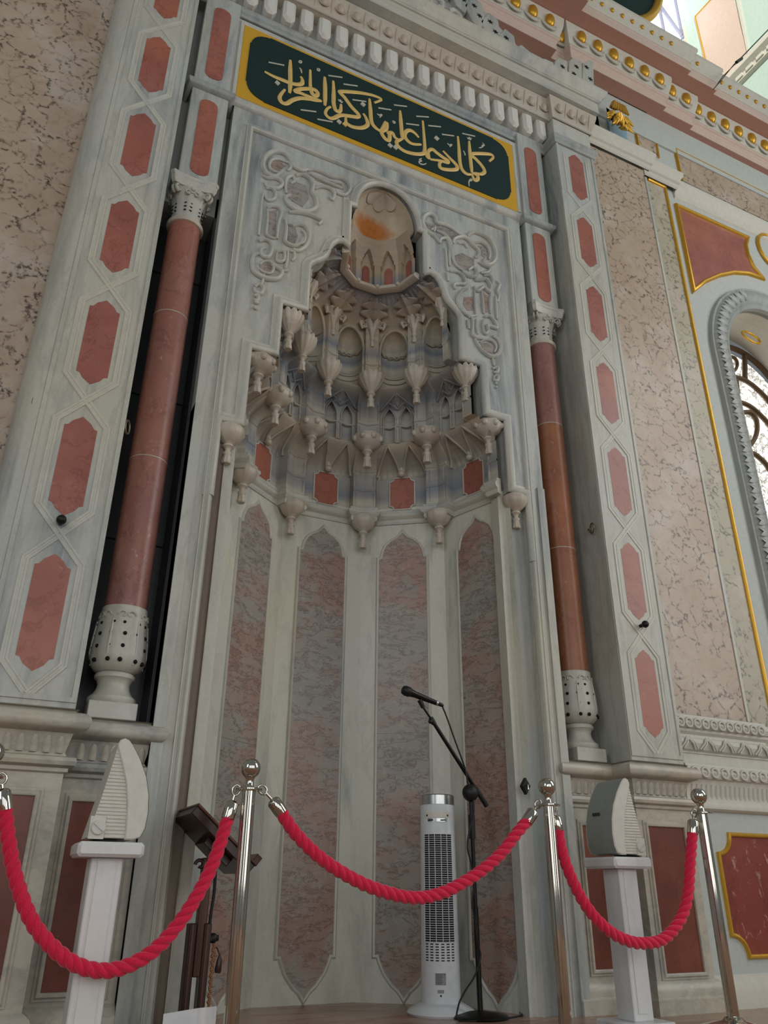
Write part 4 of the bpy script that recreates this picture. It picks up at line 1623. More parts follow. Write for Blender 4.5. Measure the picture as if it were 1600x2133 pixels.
MB().add([(3.035, YD - 0.02, 1.1145), (3.44, YD - 0.02, 1.1145), (3.44, 3.8, 1.1145), (3.035, 3.8, 1.1145)], [(0, 1, 2, 3)]).add([(2.71, YDC - 0.02, 1.1144), (3.04, YDC - 0.02, 1.1144), (3.04, 3.8, 1.1144), (2.71, 3.8, 1.1144)], [(0, 1, 2, 3)]).build('plinth_top', 'plinth', PLR)
recess_panel(2.80, 2.985, 0.155, 0.795, YDC + 0.004, 'red_dark', PLR)
recess_panel(3.110, 3.355, 0.140, 0.795, YD + 0.004, 'red_dark', PLR)
flutes([(2.735, 3.02, YDC), (3.06, 3.41, YD)], PLR)

# ------------------------------------------------------------------ entablature
EN = thing('entablature', 'carved white marble entablature with hanging dentils and egg moulding over the green board', 'entablature', (CX, YF, 5.77))
bed = [(0, 5.765), (0.010, 5.768), (0.020, 5.785), (0.012, 5.797), (0.022, 5.806), (0.034, 5.822), (0.036, 5.835), (0, 5.840)]
MB().sweep([(-0.20, 3.44), (-0.20, YP - 0.002), (0.268, YP - 0.002), (0.268, YF + 0.01), (3.046, YF + 0.01), (3.046, YP - 0.002), (3.418, YP - 0.002), (3.418, 3.435)], bed, False, plan).build('bed_moulding', 'marble_d', EN, 35)
MB().box(0.26, 3.05, YF + 0.012, 3.7, 5.80, 6.06).build('frieze', 'marble', EN)
for a, b in ((-0.20, 0.266), (3.048, 3.418)):
    MB().cbox(a, b, YP, 3.435, 5.862, 6.06, 0.003).build('pilaster_block', 'marble_w', EN)
MB().box(0.26, 3.05, 3.34, 3.7, 6.045, 6.24).build('egg_backing', 'carved', EN)
MB().box(-0.20, 0.268, 3.292, 3.435, 6.06, 6.24).build('egg_backing', 'carved', EN)
MB().box(3.046, 3.424, 3.292, 3.435, 6.06, 6.24).build('egg_backing', 'carved', EN)
ov = [(0, 6.045), (0.008, 6.048), (0.010, 6.060), (0.004, 6.066), (0.004, 6.074), (0.010, 6.085), (0.030, 6.150), (0.046, 6.215), (0.048, 6.238), (0, 6.24)]
MB().sweep([(-0.2, 3.292), (0.268, 3.292), (0.268, 3.337), (3.046, 3.337), (3.046, 3.292), (3.424, 3.292), (3.424, 3.435)], ov, False, plan).build('egg_bed', 'carved', EN, 35)
# dentils, each its own stone
dn = MB().slab([(-0.045, 6.05), (-0.045, 5.885), (-0.018, 5.842), (0.018, 5.842), (0.045, 5.885), (0.045, 6.05)][::-1], 3.350, 3.45, 0.020)
nd = 21
d0 = None
for k in range(nd):
    x = 0.335 + k * (2.985 - 0.335) / (nd - 1)
    if d0 is None:
        d0 = dn.build('dentil', 'dentil', EN)
        d0.location.x = x
    else:
        c = d0.copy()
        COL.objects.link(c)
        c.location.x = x
# eggs and darts
eg = MB()
eg.ball((0, -0.026, 6.155), 0.030, 12, (0.95, 0.75, 1.55))
pts = [(0.043 * sin(a), -0.020 - 0.012 * cos(a), 6.165 - 0.062 * cos(a)) for a in [(-2.2 + 4.4 * k / 16) for k in range(17)]]
eg.tube(pts, 0.006, 6)
eg.tube([(0.0625, -0.008, 6.085), (0.0625, -0.030, 6.15), (0.0625, -0.046, 6.215)], [0.004, 0.010, 0.005], 6)
e0 = None
spots = [(0.335 + k * 0.1262, 3.337) for k in range(22)] + [(3.10 + k * 0.118, 3.292) for k in range(3)] + [(0.20 - k * 0.118, 3.292) for k in range(3)]
for x, y in spots:
    if e0 is None:
        e0 = eg.build('egg', 'carved', EN, 60)
        e0.location = (x, y, 0)
    else:
        c = e0.copy()
        COL.objects.link(c)
        c.location = (x, y, 0)
MB().box(-0.30, 3.475, 3.215, 3.435, 6.242, 6.355).build('corona', 'marble_h', EN)
cy = [(0, 6.352), (0.008, 6.356), (0.010, 6.368), (0.022, 6.374), (0.024, 6.386), (0.032, 6.402), (0.052, 6.42), (0.060, 6.445), (0.066, 6.450), (0.066, 6.470), (0, 6.472)]
MB().sweep([(-0.30, 3.215), (3.475, 3.215), (3.475, 3.435)], cy, False, plan).build('crown_moulding', 'marble_w', EN, 35)
MB().box(-0.30, 3.475, 3.2, 3.435, 6.354, 6.468).build('crown_core', 'marble_w', EN)

# stepped cresting with black stars for the shade of piercings and the carved tympanum
CR = thing('pierced_cresting', 'stepped grey marble cresting with black stars drawn as pierced holes above the entablature', 'cresting', (CX, 3.2, 6.47))
YK = 3.195
tri = [at(560, -300, YK + 0.06), at(1085, 118, YK + 0.06), at(1240, 196, YK + 0.06), at(1235, 240, YK + 0.06), at(600, -60, YK + 0.06)]
zt = 6.46
left = [(0.6, zt), (0.6, 7.6)] + [at(945, -40, YK + .06), at(1090, 112, YK + .06)] + [(at(1090, 140, YK + .06)[0] + 0.1, zt)]
MB().slab(left, YK + 0.05, YK + 0.13).build('tympanum', 'marble', CR)


def star(x, z, r, y):
    p = []
    for k in range(12):
        a = pi / 6 * k + 0.3
        q = r if k % 2 == 0 else r * 0.42
        p.append((x + q * cos(a), z + q * sin(a)))
    return MB().slab(p, y, y + 0.004)


def lattice(corners, stars):
    q = [at(px, py, YK) for px, py in corners]
    q = [(x, max(z, 6.462)) for x, z in q]
    o = MB().slab(q, YK, YK + 0.06, 0.006).build('lattice_block', 'marble', CR)
    for px, py in stars:
        x, z = at(px, py, YK)
        if z < 6.50:
            continue
        star(x, z, 0.030, YK - 0.002).build('star_hole_shade', 'slotblack', o)  # black slab on the face, painted as the shade of a hole
    return o


# a rising run of blocks, then three steps and an end block
for k in range(-4, 4):
    sx_, sy_ = 988 + k * 33.3, 12 + k * 33.4
    lattice([(sx_ - 20, sy_ - 2), (sx_ - 2, sy_ - 20), (sx_ + 17, sy_ - 4), (sx_ + 22, sy_ + 24), (sx_ + 16, sy_ + 48), (sx_ - 4, sy_ + 30)][::-1], [(sx_, sy_), (sx_ + 11, sy_ + 21)])
for sx_, sy_ in ((1142, 141), (1172, 139), (1201, 139)):
    lattice([(sx_ - 15, sy_ + 34), (sx_ - 16, sy_ - 12), (sx_ - 8, sy_ - 20), (sx_ + 12, sy_ - 11), (sx_ + 14, sy_ + 50)][::-1], [(sx_, sy_), (sx_ - 5, sy_ + 15)])
lattice([(1216, 200), (1214, 132), (1228, 124), (1237, 128), (1242, 216)][::-1], [(1222, 140), (1230, 165)])
# carved script of the tympanum: rounded relief strokes in the same stone
TS = [[(340, 0), (380, 40), (440, 70), (510, 95), (530, 60), (525, 0)], [(590, 0), (590, 60), (600, 130), (640, 140), (690, 150)], [(690, 0), (740, 40), (730, 110), (680, 90)],
      [(820, 150), (880, 140), (950, 190), (975, 260), (930, 300), (860, 270), (830, 230), (880, 210)], [(690, 190), (760, 215), (820, 240)], [(1050, 370), (1090, 395)], [(1110, 390), (1150, 420)],
      [(200, -60), (260, -20), (330, 10)], [(420, -60), (430, 0), (450, 40)]]
for st in TS:
    q = smooth_path([at(800 + x / 6.154, y / 6.154, YK + 0.05) for x, y in st], 5)
    MB().tube([(x, YK + 0.046, z) for x, z in q], 0.022, 8).build('relief_letter', 'marble_w', CR, 60)

# ------------------------------------------------------------------ right wall
YWR = 3.42
WR = MB().box(3.425, 9.0, YWR + 0.02, YWR + 0.06, FZ, 1.42).build('wall_right', 'stucco')
tag(WR, 'pale stucco wall with gilt framed marble panels beside the niche', 'wall', kind='structure')
# the wall around the arched opening
AX, AZ, AR = 5.33, 4.36, 0.62
op = [(AX - AR, 1.40)] + [(AX - AR * cos(pi * k / 24), AZ + AR * sin(pi * k / 24) * 1.10) for k in range(25)] + [(AX + AR, 1.40)]
MB().slab([(3.425, 1.40), (3.425, 7.2), (9.0, 7.2), (9.0, 1.40)] + op[::-1], YWR + 0.02, YWR + 0.08).build('wall_face', 'stucco', WR)
MB().box(3.425, 4.075, YWR - 0.03, YWR + 0.05, 1.42, 6.08).build('marble_facing', 'pink', WR)
MB().box(4.075, 4.097, YWR - 0.036, YWR + 0.05, 1.42, 6.0).build('edge_fillet', 'marble_w', WR)
MB().box(4.095, 4.335, YWR + 0.005, YWR + 0.05, 0.9, 6.03).build('marble_strip', 'green_vein', WR)
MB().box(3.35, 3.7, 3.44, 3.5, 6.2, 7.0).build('wall_return', 'stucco', WR)
GP = [(-0.014, 0), (-0.012, 0.014), (-0.004, 0.022), (0.006, 0.022), (0.014, 0.012), (0.016, 0)]


def gilt(path, closed, Y, par, s=1.0):
    MB().sweep(path, [(a * s, h * s) for a, h in GP], closed, face_plane(Y)).build('gilt_moulding', 'gold', par, 50)


gilt([(4.345, 0.9), (4.345, 6.04), (4.15, 6.04)], False, YWR + 0.01, WR)
# capital mouldings above the pink facing and the next bay
for a, b, y, z in ((3.43, 4.13, YWR - 0.045, 6.09), (4.10, 4.46, YWR - 0.02, 6.05)):
    MB().sweep([(a, y + 0.2), (a, y), (b, y), (b, y + 0.2)], [(0, z), (0.012, z + 0.01), (0.014, z + 0.05), (0.03, z + 0.06), (0.034, z + 0.10), (0.055, z + 0.13), (0.058, z + 0.17), (0, z + 0.175)], False, plan).build('capital_moulding', 'white_stucco', WR, 35)
MB().sweep([(4.46, YWR + 0.02), (9.0, YWR + 0.02)], [(0, 5.98), (0.012, 5.99), (0.014, 6.03), (0.03, 6.05), (0.034, 6.08), (0.055, 6.11), (0.06, 6.16), (0, 6.165)], False, plan).build('string_moulding', 'white_stucco', WR, 35)
# upper frieze panels
p4 = [at(1324, 256, YWR), at(1366, 276, YWR), at(1374, 326, YWR), at(1334, 312, YWR)]
MB().slab(p4, YWR + 0.012, YWR + 0.03).build('frieze_panel', 'pink', WR)
gilt([p4[3], p4[0], p4[1], p4[2]][::-1], False, YWR + 0.02, WR, 0.9)
za, zb = 6.27, 6.66
MB().slab([(4.60, za), (9.0, za), (9.0, zb), (4.60, zb)], YWR + 0.012, YWR + 0.03).build('frieze_panel', 'pink', WR)
gilt([(9.0, zb), (4.60, zb), (4.60, za)], False, YWR + 0.02, WR)
MB().slab([at(1272, 212, 3.36), at(1312, 240, 3.36), at(1318, 285, 3.36), at(1282, 268, 3.36)], YWR - 0.0, YWR + 0.03).build('blue_ground', 'bluepaint', WR)
# red spandrel panel with hollow corner
kp = [at(1411, 426, YWR), at(1560, 494, YWR)] + [at(px, py, YWR) for px, py in ((1556, 510), (1560, 530), (1572, 556), (1590, 578))] + [at(px, py, YWR) for px, py in ((1560, 568), (1530, 566), (1500, 572), (1470, 585), (1447, 603))]
MB().slab(kp, YWR + 0.012, YWR + 0.03).build('red_spandrel', 'red', WR)
gilt(kp, True, YWR + 0.02, WR, 1.25)
MB().tube([(5.62 + 0.17 * cos(a), YWR + 0.01, 5.85 + 0.2 * sin(a)) for a in [2 * pi * k / 24 for k in range(24)]], 0.018, 8, closed=True).build('gilt_ring', 'gold', WR, 60)
# archivolt
arch = [(AX + (AR) * 1.0, 1.42)] + [(AX + AR * cos(pi * k / 32), AZ + AR * 1.10 * sin(pi * k / 32)) for k in range(33)] + [(AX - AR, 1.42)]
MB().sweep(arch, [(-0.01, -0.02), (-0.01, 0.02), (0.02, 0.035), (0.03, 0.03), (0.05, 0.045), (0.10, 0.062), (0.15, 0.045), (0.165, 0.030), (0.185, 0.032), (0.195, 0)], False, face_plane(YWR + 0.02)).build('archivolt', 'marble_d', WR, 40)
lf = None
for k in range(44):
    # leaf tips carved along the outer roll of the archivolt
    z = 1.5 + k * 0.085
    if z < AZ:
        x, zz_, an = AX - AR - 0.10, z, 0
    else:
        an = (z - AZ) / (AR + 0.1)
        if an > pi * 0.75:
            break
        x, zz_ = AX - (AR + 0.10) * cos(an), AZ + (AR + 0.10) * 1.1 * sin(an)
    if lf is None:
        mb = MB()
        mb.grid([[(-0.055, 0.0, -0.03), (-0.03, -0.012, 0), (-0.055, 0.0, 0.03)], [(0.0, -0.004, -0.036), (0.01, -0.022, 0), (0.0, -0.004, 0.036)], [(0.045, 0.004, -0.012), (0.06, -0.004, 0), (0.045, 0.004, 0.012)]])
        lf = mb.build('carved_leaf', 'marble_d', WR, 60)
        o = lf
    else:
        o = lf.copy()
        COL.objects.link(o)
    o.location = (x, YWR - 0.036, zz_)
    o.rotation_euler = (0, an, 0)
# reveal of the arch, painted vault with gilt ovals
rv = []
for y in (YWR + 0.04, 3.86):
    rv.append([(x, y, z) for x, z in op])
MB().grid(rv).build('reveal', 'white_stucco', WR, 40)
for px, py, rx, rz in ((1565, 703, 0.105, 0.07),):
    x, z = at(px, py, 3.62)
    MB().tube([(x + rx * cos(a), 3.62 + 0.02 * sin(a), z + rz * sin(a) + 0.0) for a in [2 * pi * k / 24 for k in range(24)]], 0.010, 8, closed=True).build('gilt_oval', 'gold', WR, 60)

# arched window
W1 = thing('window_1', 'arched bronze tracery window with bright patterned glass', 'window', (AX, 3.86, 1.4), kind='structure')
gl = [(AX - 0.72, 1.4)] + [(AX - 0.72 * cos(pi * k / 20), AZ - 0.25 + 0.82 * sin(pi * k / 20)) for k in range(21)] + [(AX + 0.72, 1.4)]
MB().slab(gl, 3.90, 3.91).build('pane', 'glass', W1)


def bar(pts, r, par, closed=False, y=3.87):
    MB().tube([(x, y, z) for x, z in pts], r, 6, closed=closed).build('tracery_bar', 'bronze', par, 40)


def tr(pix, r, closed=False):
    """one bar of the tracery"""
    q = [at(px, py, 3.87) for px, py in pix]
    q = smooth_path(q, 5, closed) if len(q) > 2 else q
    bar(q, r, W1, closed)


tr([(1490, 730), (1505, 721), (1531, 727), (1557, 741), (1584, 764), (1604, 787)], 0.024)
tr([(1500, 792), (1511, 787), (1538, 787), (1564, 800), (1590, 823), (1606, 842)], 0.022)
tr([(1508, 850), (1521, 842), (1544, 839), (1570, 852), (1600, 882), (1612, 900)], 0.022)
tr([(1521 + 15 * cos(a), 759 + 16 * sin(a)) for a in [2 * pi * k / 12 for k in range(12)]], 0.016, True)
tr([(1551, 742), (1552, 790)], 0.024)
tr([(1534, 790), (1539, 840)], 0.020)
tr([(1552 + 25 * cos(a) - 4 * sin(a), 896 + 38 * sin(a)) for a in [2 * pi * k / 14 for k in range(14)]], 0.022, True)
tr([(1530, 960), (1544, 947), (1567, 944), (1590, 961), (1606, 982)], 0.022)
q0 = at(1580, 1105, 3.87)
bar([(AX - 0.72, q0[1]), (AX + 0.72, q0[1])], 0.024, W1)
bar([(AX - 0.72, q0[1] - 0.95), (AX + 0.72, q0[1] - 0.95)], 0.024, W1)
for x in (-0.34, 0.0, 0.34):
    bar([(AX + x, 1.42), (AX + x, q0[1])], 0.018, W1)

# wall base on the right: ringed torus mouldings, fluted frieze, gilt panel
WBASE = thing('trim_1', 'white moulded dado with ringed torus and gilt red marble panel under the arched window', 'dado', (4.4, 3.36, FZ), kind='structure')
YB = 3.335
pb = [(0, 1.415), (0.02, 1.41), (0.024, 1.395), (0.036, 1.385), (0.045, 1.36), (0.036, 1.335), (0.026, 1.33), (0.026, 1.315), (0.010, 1.30), (0.012, 1.285), (0.034, 1.275), (0.046, 1.25), (0.034, 1.215), (0.020, 1.205), (0.02, 1.195)]
MB().sweep([(3.42, YWR - 0.045), (4.155, YWR - 0.045), (4.155, YWR + 0.05)], pb, False, plan).build('base_moulding', 'white_stucco', WBASE, 35)
MB().box(3.42, 9.0, YB, YWR + 0.06, FZ, 1.12).build('dado_body', 'stucco', WBASE)
MB().slab([(3.42, 3.36), (4.20, 3.36), (4.20, 3.45), (3.42, 3.45)], 1.11, 1.20, 0, lambda a, b, h: (a, b, h)).build('dado_step', 'white_stucco', WBASE)
pd = [(-0.01, 1.135), (0.03, 1.13), (0.032, 1.118), (0.040, 1.110), (0.050, 1.085), (0.040, 1.055), (0.026, 1.048), (0.022, 1.035), (0.008, 0.97), (0.010, 0.945), (0.022, 0.935), (0.030, 0.92), (0.028, 0.90), (0.014, 0.888), (0, 0.885)]
MB().sweep([(3.43, YB), (9.0, YB)], pd, False, plan).build('dado_cornice', 'white_stucco', WBASE, 35)
pk = [(0, 0.12), (0.012, 0.11), (0.02, 0.08), (0.03, 0.06), (0.034, FZ)]
MB().sweep([(3.43, YB), (9.0, YB)], pk, False, plan).build('skirting', 'white_stucco', WBASE, 35)
mb = MB().tube([(0.024 * cos(2 * pi * k / 16), 0, 0.024 * sin(2 * pi * k / 16)) for k in range(16)], 0.0075, 6, closed=True).ball((0, 0.004, 0), 0.010, 8)
r0 = None
rspots = [(3.47 + 0.064 * k, YWR - 0.088, 1.36) for k in range(11)] + [(3.475 + 0.074 * k, YB - 0.047, 1.085) for k in range(13)]
for p in rspots:
    if r0 is None:
        r0 = mb.build('carved_ring', 'white_stucco', WBASE, 60)
        r0.location = p
    else:
        c = r0.copy()
        COL.objects.link(c)
        c.location = p
mb = MB().tube([(-0.028, 0, -0.032), (0, -0.012, 0), (0.028, 0, 0.032)], 0.006, 6).tube([(-0.008, 0, -0.034), (0.014, -0.012, -0.004), (0.036, 0, 0.028)], 0.006, 6)
r0 = None
for k in range(10):
    p = (3.475 + 0.072 * k, YWR - 0.088, 1.247)
    if r0 is None:
        r0 = mb.build('lattice_strand', 'white_stucco', WBASE, 60)
        r0.location = p
    else:
        c = r0.copy()
        COL.objects.link(c)
        c.location = p
        if k % 2:
            c.scale = (-1, 1, 1)
mb = MB().tube([(0, -0.002, 0.958), (0, -0.010, 0.985), (0, -0.022, 1.025)], [0.011, 0.010, 0.006], 6)
r0 = None
for k in range(22):
    if r0 is None:
        r0 = mb.build('tongue', 'white_stucco', WBASE, 60)
        r0.location = (3.47, YB, 0)
    else:
        c = r0.copy()
        COL.objects.link(c)
        c.location = (3.47 + 0.036 * k, YB, 0)


def shoulder(x0, x1, z0, z1, c):
    o = []
    for cx_, cz_, k in ((x1, z0, 0), (x1, z1, 1), (x0, z1, 2), (x0, z0, 3)):
        for j in range(7):
            a = pi / 2 * j / 6
            if k == 0:
                o.append((cx_ - c * cos(a), cz_ + c * sin(a)))
            elif k == 1:
                o.append((cx_ - c * sin(a), cz_ - c * cos(a)))
            elif k == 2:
                o.append((cx_ + c * cos(a), cz_ - c * sin(a)))
            else:
                o.append((cx_ + c * sin(a), cz_ + c * cos(a)))
    return o


gp = shoulder(3.60, 4.75, 0.195, 0.775, 0.10)
MB().slab(gp, YB - 0.001, YB + 0.02).build('fleck_panel', 'redfleck', WBASE)
gilt(gp, True, YB + 0.001, WBASE, 0.8)

# ------------------------------------------------------------------ cornice of the hall above
CO = thing('trim_2', 'salmon pink hall cornice with gilded eggs and gilt beads', 'cornice', (4.3, 3.3, 6.9), kind='structure')
j1, j2 = at(1152, 66, 3.3)[0], at(1178, 48, 3.3)[0]
j3, j4 = at(1372, 160, 3.3)[0], at(1440, 222, 3.3)[0]
jj = [(2.2, 3.29), (j1, 3.29), (j1, 3.37), (j2, 3.37), (j2, 3.29), (j3, 3.29), (j3, 3.33), (j4, 3.33), (j4, 3.37), (9.0, 3.37)]


jx = at(1160, 30, 3.2)[0]
jup = [(2.2, 3.20), (jx, 3.20), (jx, 3.29), (j3, 3.29), (j3, 3.33), (j4, 3.33), (j4, 3.37), (9.0, 3.37)]


def coswp(prof, nm, mt, sm_=35, path=None):
    MB().sweep(path or jj, prof, False, plan).build(nm, mt, CO, sm_)


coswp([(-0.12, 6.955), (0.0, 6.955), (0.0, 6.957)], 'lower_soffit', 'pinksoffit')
coswp([(0, 6.955), (0.004, 6.956), (0.004, 7.035), (0.012, 7.04), (0.014, 7.055), (0.028, 7.062), (0.03, 7.085), (0, 7.09)], 'lower_fascia', 'pinkstucco')
coswp([(0, 7.085), (0.034, 7.085), (0.036, 7.10), (0.03, 7.11), (0.042, 7.15), (0.060, 7.22), (0.07, 7.30), (0.07, 7.325), (0, 7.33)], 'egg_bed', 'white_stucco')
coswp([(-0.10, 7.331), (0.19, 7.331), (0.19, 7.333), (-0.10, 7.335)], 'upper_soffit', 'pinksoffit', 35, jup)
coswp([(0.19, 7.331), (0.194, 7.332), (0.194, 7.43), (0.20, 7.435), (0.0, 7.44)], 'upper_fascia', 'pinkstucco', 35, jup)
coswp([(0.18, 7.43), (0.205, 7.435), (0.21, 7.46), (0.225, 7.47), (0.235, 7.53), (0.26, 7.56), (0.262, 7.60), (-0.1, 7.61)], 'crown', 'white_stucco', 35, jup)
MB().box(2.2, 9.0, 3.42, 4.2, 6.6, 7.6).build('cornice_core', 'stucco', CO)
mb = MB()
mb.ball((0, -0.058, 7.205), 0.050, 14, (0.95, 0.85, 1.45))
g0 = None
mc = MB()
for s_ in (0.060, 0.074, 0.086):
    mc.tube([(s_ * sin(a), -0.045 - 0.012 * cos(a), 7.215 - (s_ + 0.025) * cos(a)) for a in [(-2.0 + 4.0 * k / 14) for k in range(15)]], 0.0055, 5)
c0 = None
segs = [(2.3, j1, 3.29), (j1 + 0.02, j2 - 0.02, 3.37), (j2, j3, 3.29), (j3, j4, 3.33), (j4, 6.4, 3.37)]
for a, b, y in segs:
    n = max(1, int(round((b - a) / 0.175)))
    for k in range(n):
        x = a + (k + 0.5) * (b - a) / n
        if g0 is None:
            g0 = mb.build('gilded_egg', 'gold', CO, 60)
            c0 = mc.build('egg_collar', 'white_stucco', CO, 60)
            g, c = g0, c0
        else:
            g, c = g0.copy(), c0.copy()
            COL.objects.link(g)
            COL.objects.link(c)
        g.location = c.location = (x, y, 0)
b0 = None
mb = MB().ball((0, -0.232, 7.505), 0.020, 8, (1, 1, 1.2))
for a, b, y in [(2.3, jx, 3.20), (jx, j3, 3.29), (j3, j4, 3.33), (j4, 6.4, 3.37)]:
    n = max(1, int(round((b - a) / 0.115)))
    for k in range(n):
        x = a + (k + 0.5) * (b - a) / n
        if b0 is None:
            b0 = mb.build('gilt_bead', 'gold', CO, 60)
            o = b0
        else:
            o = b0.copy()
            COL.objects.link(o)
        o.location = (x, y, 0)

# gilded leaf bracket at the end of the entablature
GB = thing('gilded_bracket', 'gilded leaf bracket at the end of the white marble entablature', 'bracket', at3(1284, 245, 3.36))
bx, bz = at(1284, 245, 3.34)
mb = MB()
for k in range(7):
    a = -0.9 + 0.3 * k
    mb.tube([(bx + 0.03 * sin(a), 3.36, bz + 0.15), (bx + 0.07 * sin(a), 3.29, bz + 0.10), (bx + 0.11 * sin(a), 3.28, bz + 0.01)], [0.014, 0.021, 0.008], 6)
mb.build('tassel_top', 'gold', GB, 60)
mb = MB()
random.seed(4)
for k in range(34):
    a = random.uniform(-1, 1)
    z = bz - random.uniform(0.0, 0.14)
    mb.tube([(bx + 0.07 * a, 3.36, z + 0.03), (bx + 0.12 * a, 3.29 + 0.02 * abs(a), z), (bx + 0.16 * a, 3.31, z - 0.03)], [0.008, 0.017, 0.005], 5)
mb.build('leaf_cluster', 'gold', GB, 60)

# ------------------------------------------------------------------ upper storey seen over the cornice
WU = MB().box(2.2, 6.2, 4.12, 4.3, 7.5, 13.0).build('wall_upper', 'white_stucco')
tag(WU, 'white upper wall with a sky bright window above the pink cornice', 'wall', kind='structure')
W2 = thing('window_2', 'sky bright upper window with slanting grey bars above the pink cornice', 'window', (5.4, 4.1, 8.4), kind='structure')
ctr = [at(1352, 20, 4.1), at(1345, -60, 4.1), at(1415, -60, 4.1), at(1424, 102, 4.1), at(1358, 63, 4.1)]
MB().slab(ctr, 4.095, 4.10).build('pane', 'skyglass', W2)
for a, b in (((1372, 10), (1386, 82)), ((1375, 12), (1420, 75)), ((1402, -20), (1422, 80)), ((1375, 12), (1380, -40))):
    x, z = at(a[0], a[1], 4.07)
    x2, z2 = at(b[0], b[1], 4.07)
    MB().tube([(x, 4.07, z), (x2, 4.07, z2)], 0.022, 6).build('window_bar', 'greyframe', W2)
WS = MB().box(6.2, 6.4, -4.0, 4.2, 7.3, 14.0).build('wall_side', 'mint')
tag(WS, 'sunlit mint and pink painted side wall of the upper storey', 'wall', kind='structure')


def atx(px, py, X):
    a, b = (px - 800) / F, (py - 1066.5) / F
    d = [M[i][0] * a + M[i][1] * b + M[i][2] for i in range(3)]
    t = X / d[0]
    return (d[1] * t, d[2] * t + CZ)


def side_slab(pts, h, nm, mt, par):
    q = [atx(px, py, 6.2) for px, py in pts]
    MB().slab(q, 6.2 - h, 6.21, 0, lambda a, b, hh: (hh, a, b)).build(nm, mt, par)


side_slab([(1449, 36), (1482, 0), (1520, -40), (1545, 60), (1562, 125), (1502, 184), (1470, 140)], 0.012, 'pink_panel', 'pinkstucco', WS)
q = [atx(px, py, 6.2) for px, py in ((1520, -40), (1449, 36), (1475, 142), (1502, 186), (1562, 127))]
MB().sweep(q, [(a * 0.9, h) for a, h in GP], False, lambda a, b, h: (6.2 - h, a, b)).build('gilt_moulding', 'gold', WS, 50)
side_slab([(1566, 228), (1583, 195), (1594, 232), (1585, 236)], 0.012, 'pink_panel', 'pinkstucco', WS)
yz = [atx(1520, 195, 6.2), atx(1600, 122, 6.2)]
for dz in (0.0,):
    ya, za_ = yz[0]
    MB().sweep([(6.2, 4.1), (6.2, -1.0)], [(0, za_ - 0.05), (0.05, za_ - 0.04), (0.06, za_ + 0.02), (0.12, za_ + 0.06), (0.12, za_ + 0.12), (0, za_ + 0.13)], False, lambda a, b, h: (a, b, h)).build('string_course', 'white_stucco', WS, 40)
    mb = MB().box(-0.07, 0, -0.045, 0.045, -0.07, 0.0)
    r0 = None
    for k in range(22):
        if r0 is None:
            r0 = mb.build('bracket_block', 'white_stucco', WS)
            o = r0
        else:
            o = r0.copy()
            COL.objects.link(o)
        o.location = (6.2, 4.0 - 0.14 * k, za_ + 0.05)
side_slab([(1524, -60), (1530, -60), (1566, 120), (1562, 122)], 0.03, 'pilaster_edge', 'white_stucco', WS)
# hanging roundel edge and its wire
RO = thing('calligraphy_roundel', 'dark round hanging board with gilded rim above the pink cornice', 'roundel', at3(1275, -75, 3.1))
cx_, cz_ = at(1268, -78, 3.1)
ax = [(cx_ + 0.62 * cos(a), 3.1 - 0.0 - 0.10 * sin(a), cz_ + 0.62 * sin(a)) for a in [2 * pi * k / 48 for k in range(48)]]
MB().tube(ax, 0.045, 10, closed=True).build('gilt_rim', 'gold', RO, 60)
MB().add(ax + [(p[0], p[1] + 0.04, p[2]) for p in ax], [tuple(range(48)), tuple(range(95, 47, -1))] + [(i, (i + 1) % 48, 48 + (i + 1) % 48, 48 + i) for i in range(48)]).build('board', 'green', RO)
MB().tube([at3(1604, 58, 2.9), at3(1556, 108, 2.98), at3(1530, 135, 3.02)], 0.006, 6).tube([at3(1545, 122, 3.0), at3(1534, 130, 3.01)], 0.016, 6).tube([at3(1530, 135, 3.02), at3(1505, 160, 3.06), at3(1490, 182, 3.08)], 0.004, 6).tube([at3(1530, 133, 3.02), at3(1502, 168, 3.06), at3(1486, 186, 3.08)], 0.004, 6).build('hanging_wire', 'iron')
tag(bpy.data.objects['hanging_wire'], 'black twisted wire stretched to the gilt beaded cornice', 'wire')

# ------------------------------------------------------------------ rope stanchions
def stanchion(cx, cy, label):
    T = thing('rope_stanchion', label, 'stanchion', (cx, cy, FZ), group='steel rope stanchions')
    pr = [(0.0, FZ), (0.155, FZ), (0.160, FZ + 0.008), (0.150, FZ + 0.020), (0.10, FZ + 0.032), (0.045, FZ + 0.045), (0.030, FZ + 0.06), (0.0, FZ + 0.06)]
    MB().lathe(pr, cx, cy, 40).build('base', 'steel', T, 40)
    n = 40
    MB().lathe([(0.0245, FZ + 0.04), (0.0245, 0.812)], cx, cy, 96, lambda a, k: 1.0 - 0.07 * (0.5 + 0.5 * cos(a * 12))).build('pole', 'steel', T, 40)
    MB().lathe([(0.0, 0.812), (0.047, 0.812), (0.049, 0.814), (0.049, 0.818), (0.047, 0.820), (0.022, 0.821), (0.017, 0.828), (0.014, 0.840), (0.015, 0.852), (0.020, 0.860), (0.0, 0.861)], cx, cy, 40).build('collar', 'steel', T, 40)
    MB().ball((cx, cy, 0.889), 0.0365, 32).build('ball_finial', 'steel', T, 80)
    return T


SA = (0.864, 2.899)
SB = (2.136, 2.837)
SC = (2.955, 2.796)
SD = (at(-22, 1600, 2.95)[0], 2.95)
stanchion(SD[0], SD[1], 'fluted steel rope stanchion holding the rope end beside the pink wall')
stanchion(SA[0], SA[1], 'fluted steel rope stanchion in front of the wooden lectern')
stanchion(SB[0], SB[1], 'fluted steel rope stanchion between the microphone stand and the grey grilled speaker')
stanchion(SC[0], SC[1], 'fluted steel rope stanchion in front of the gilt red wall panel')

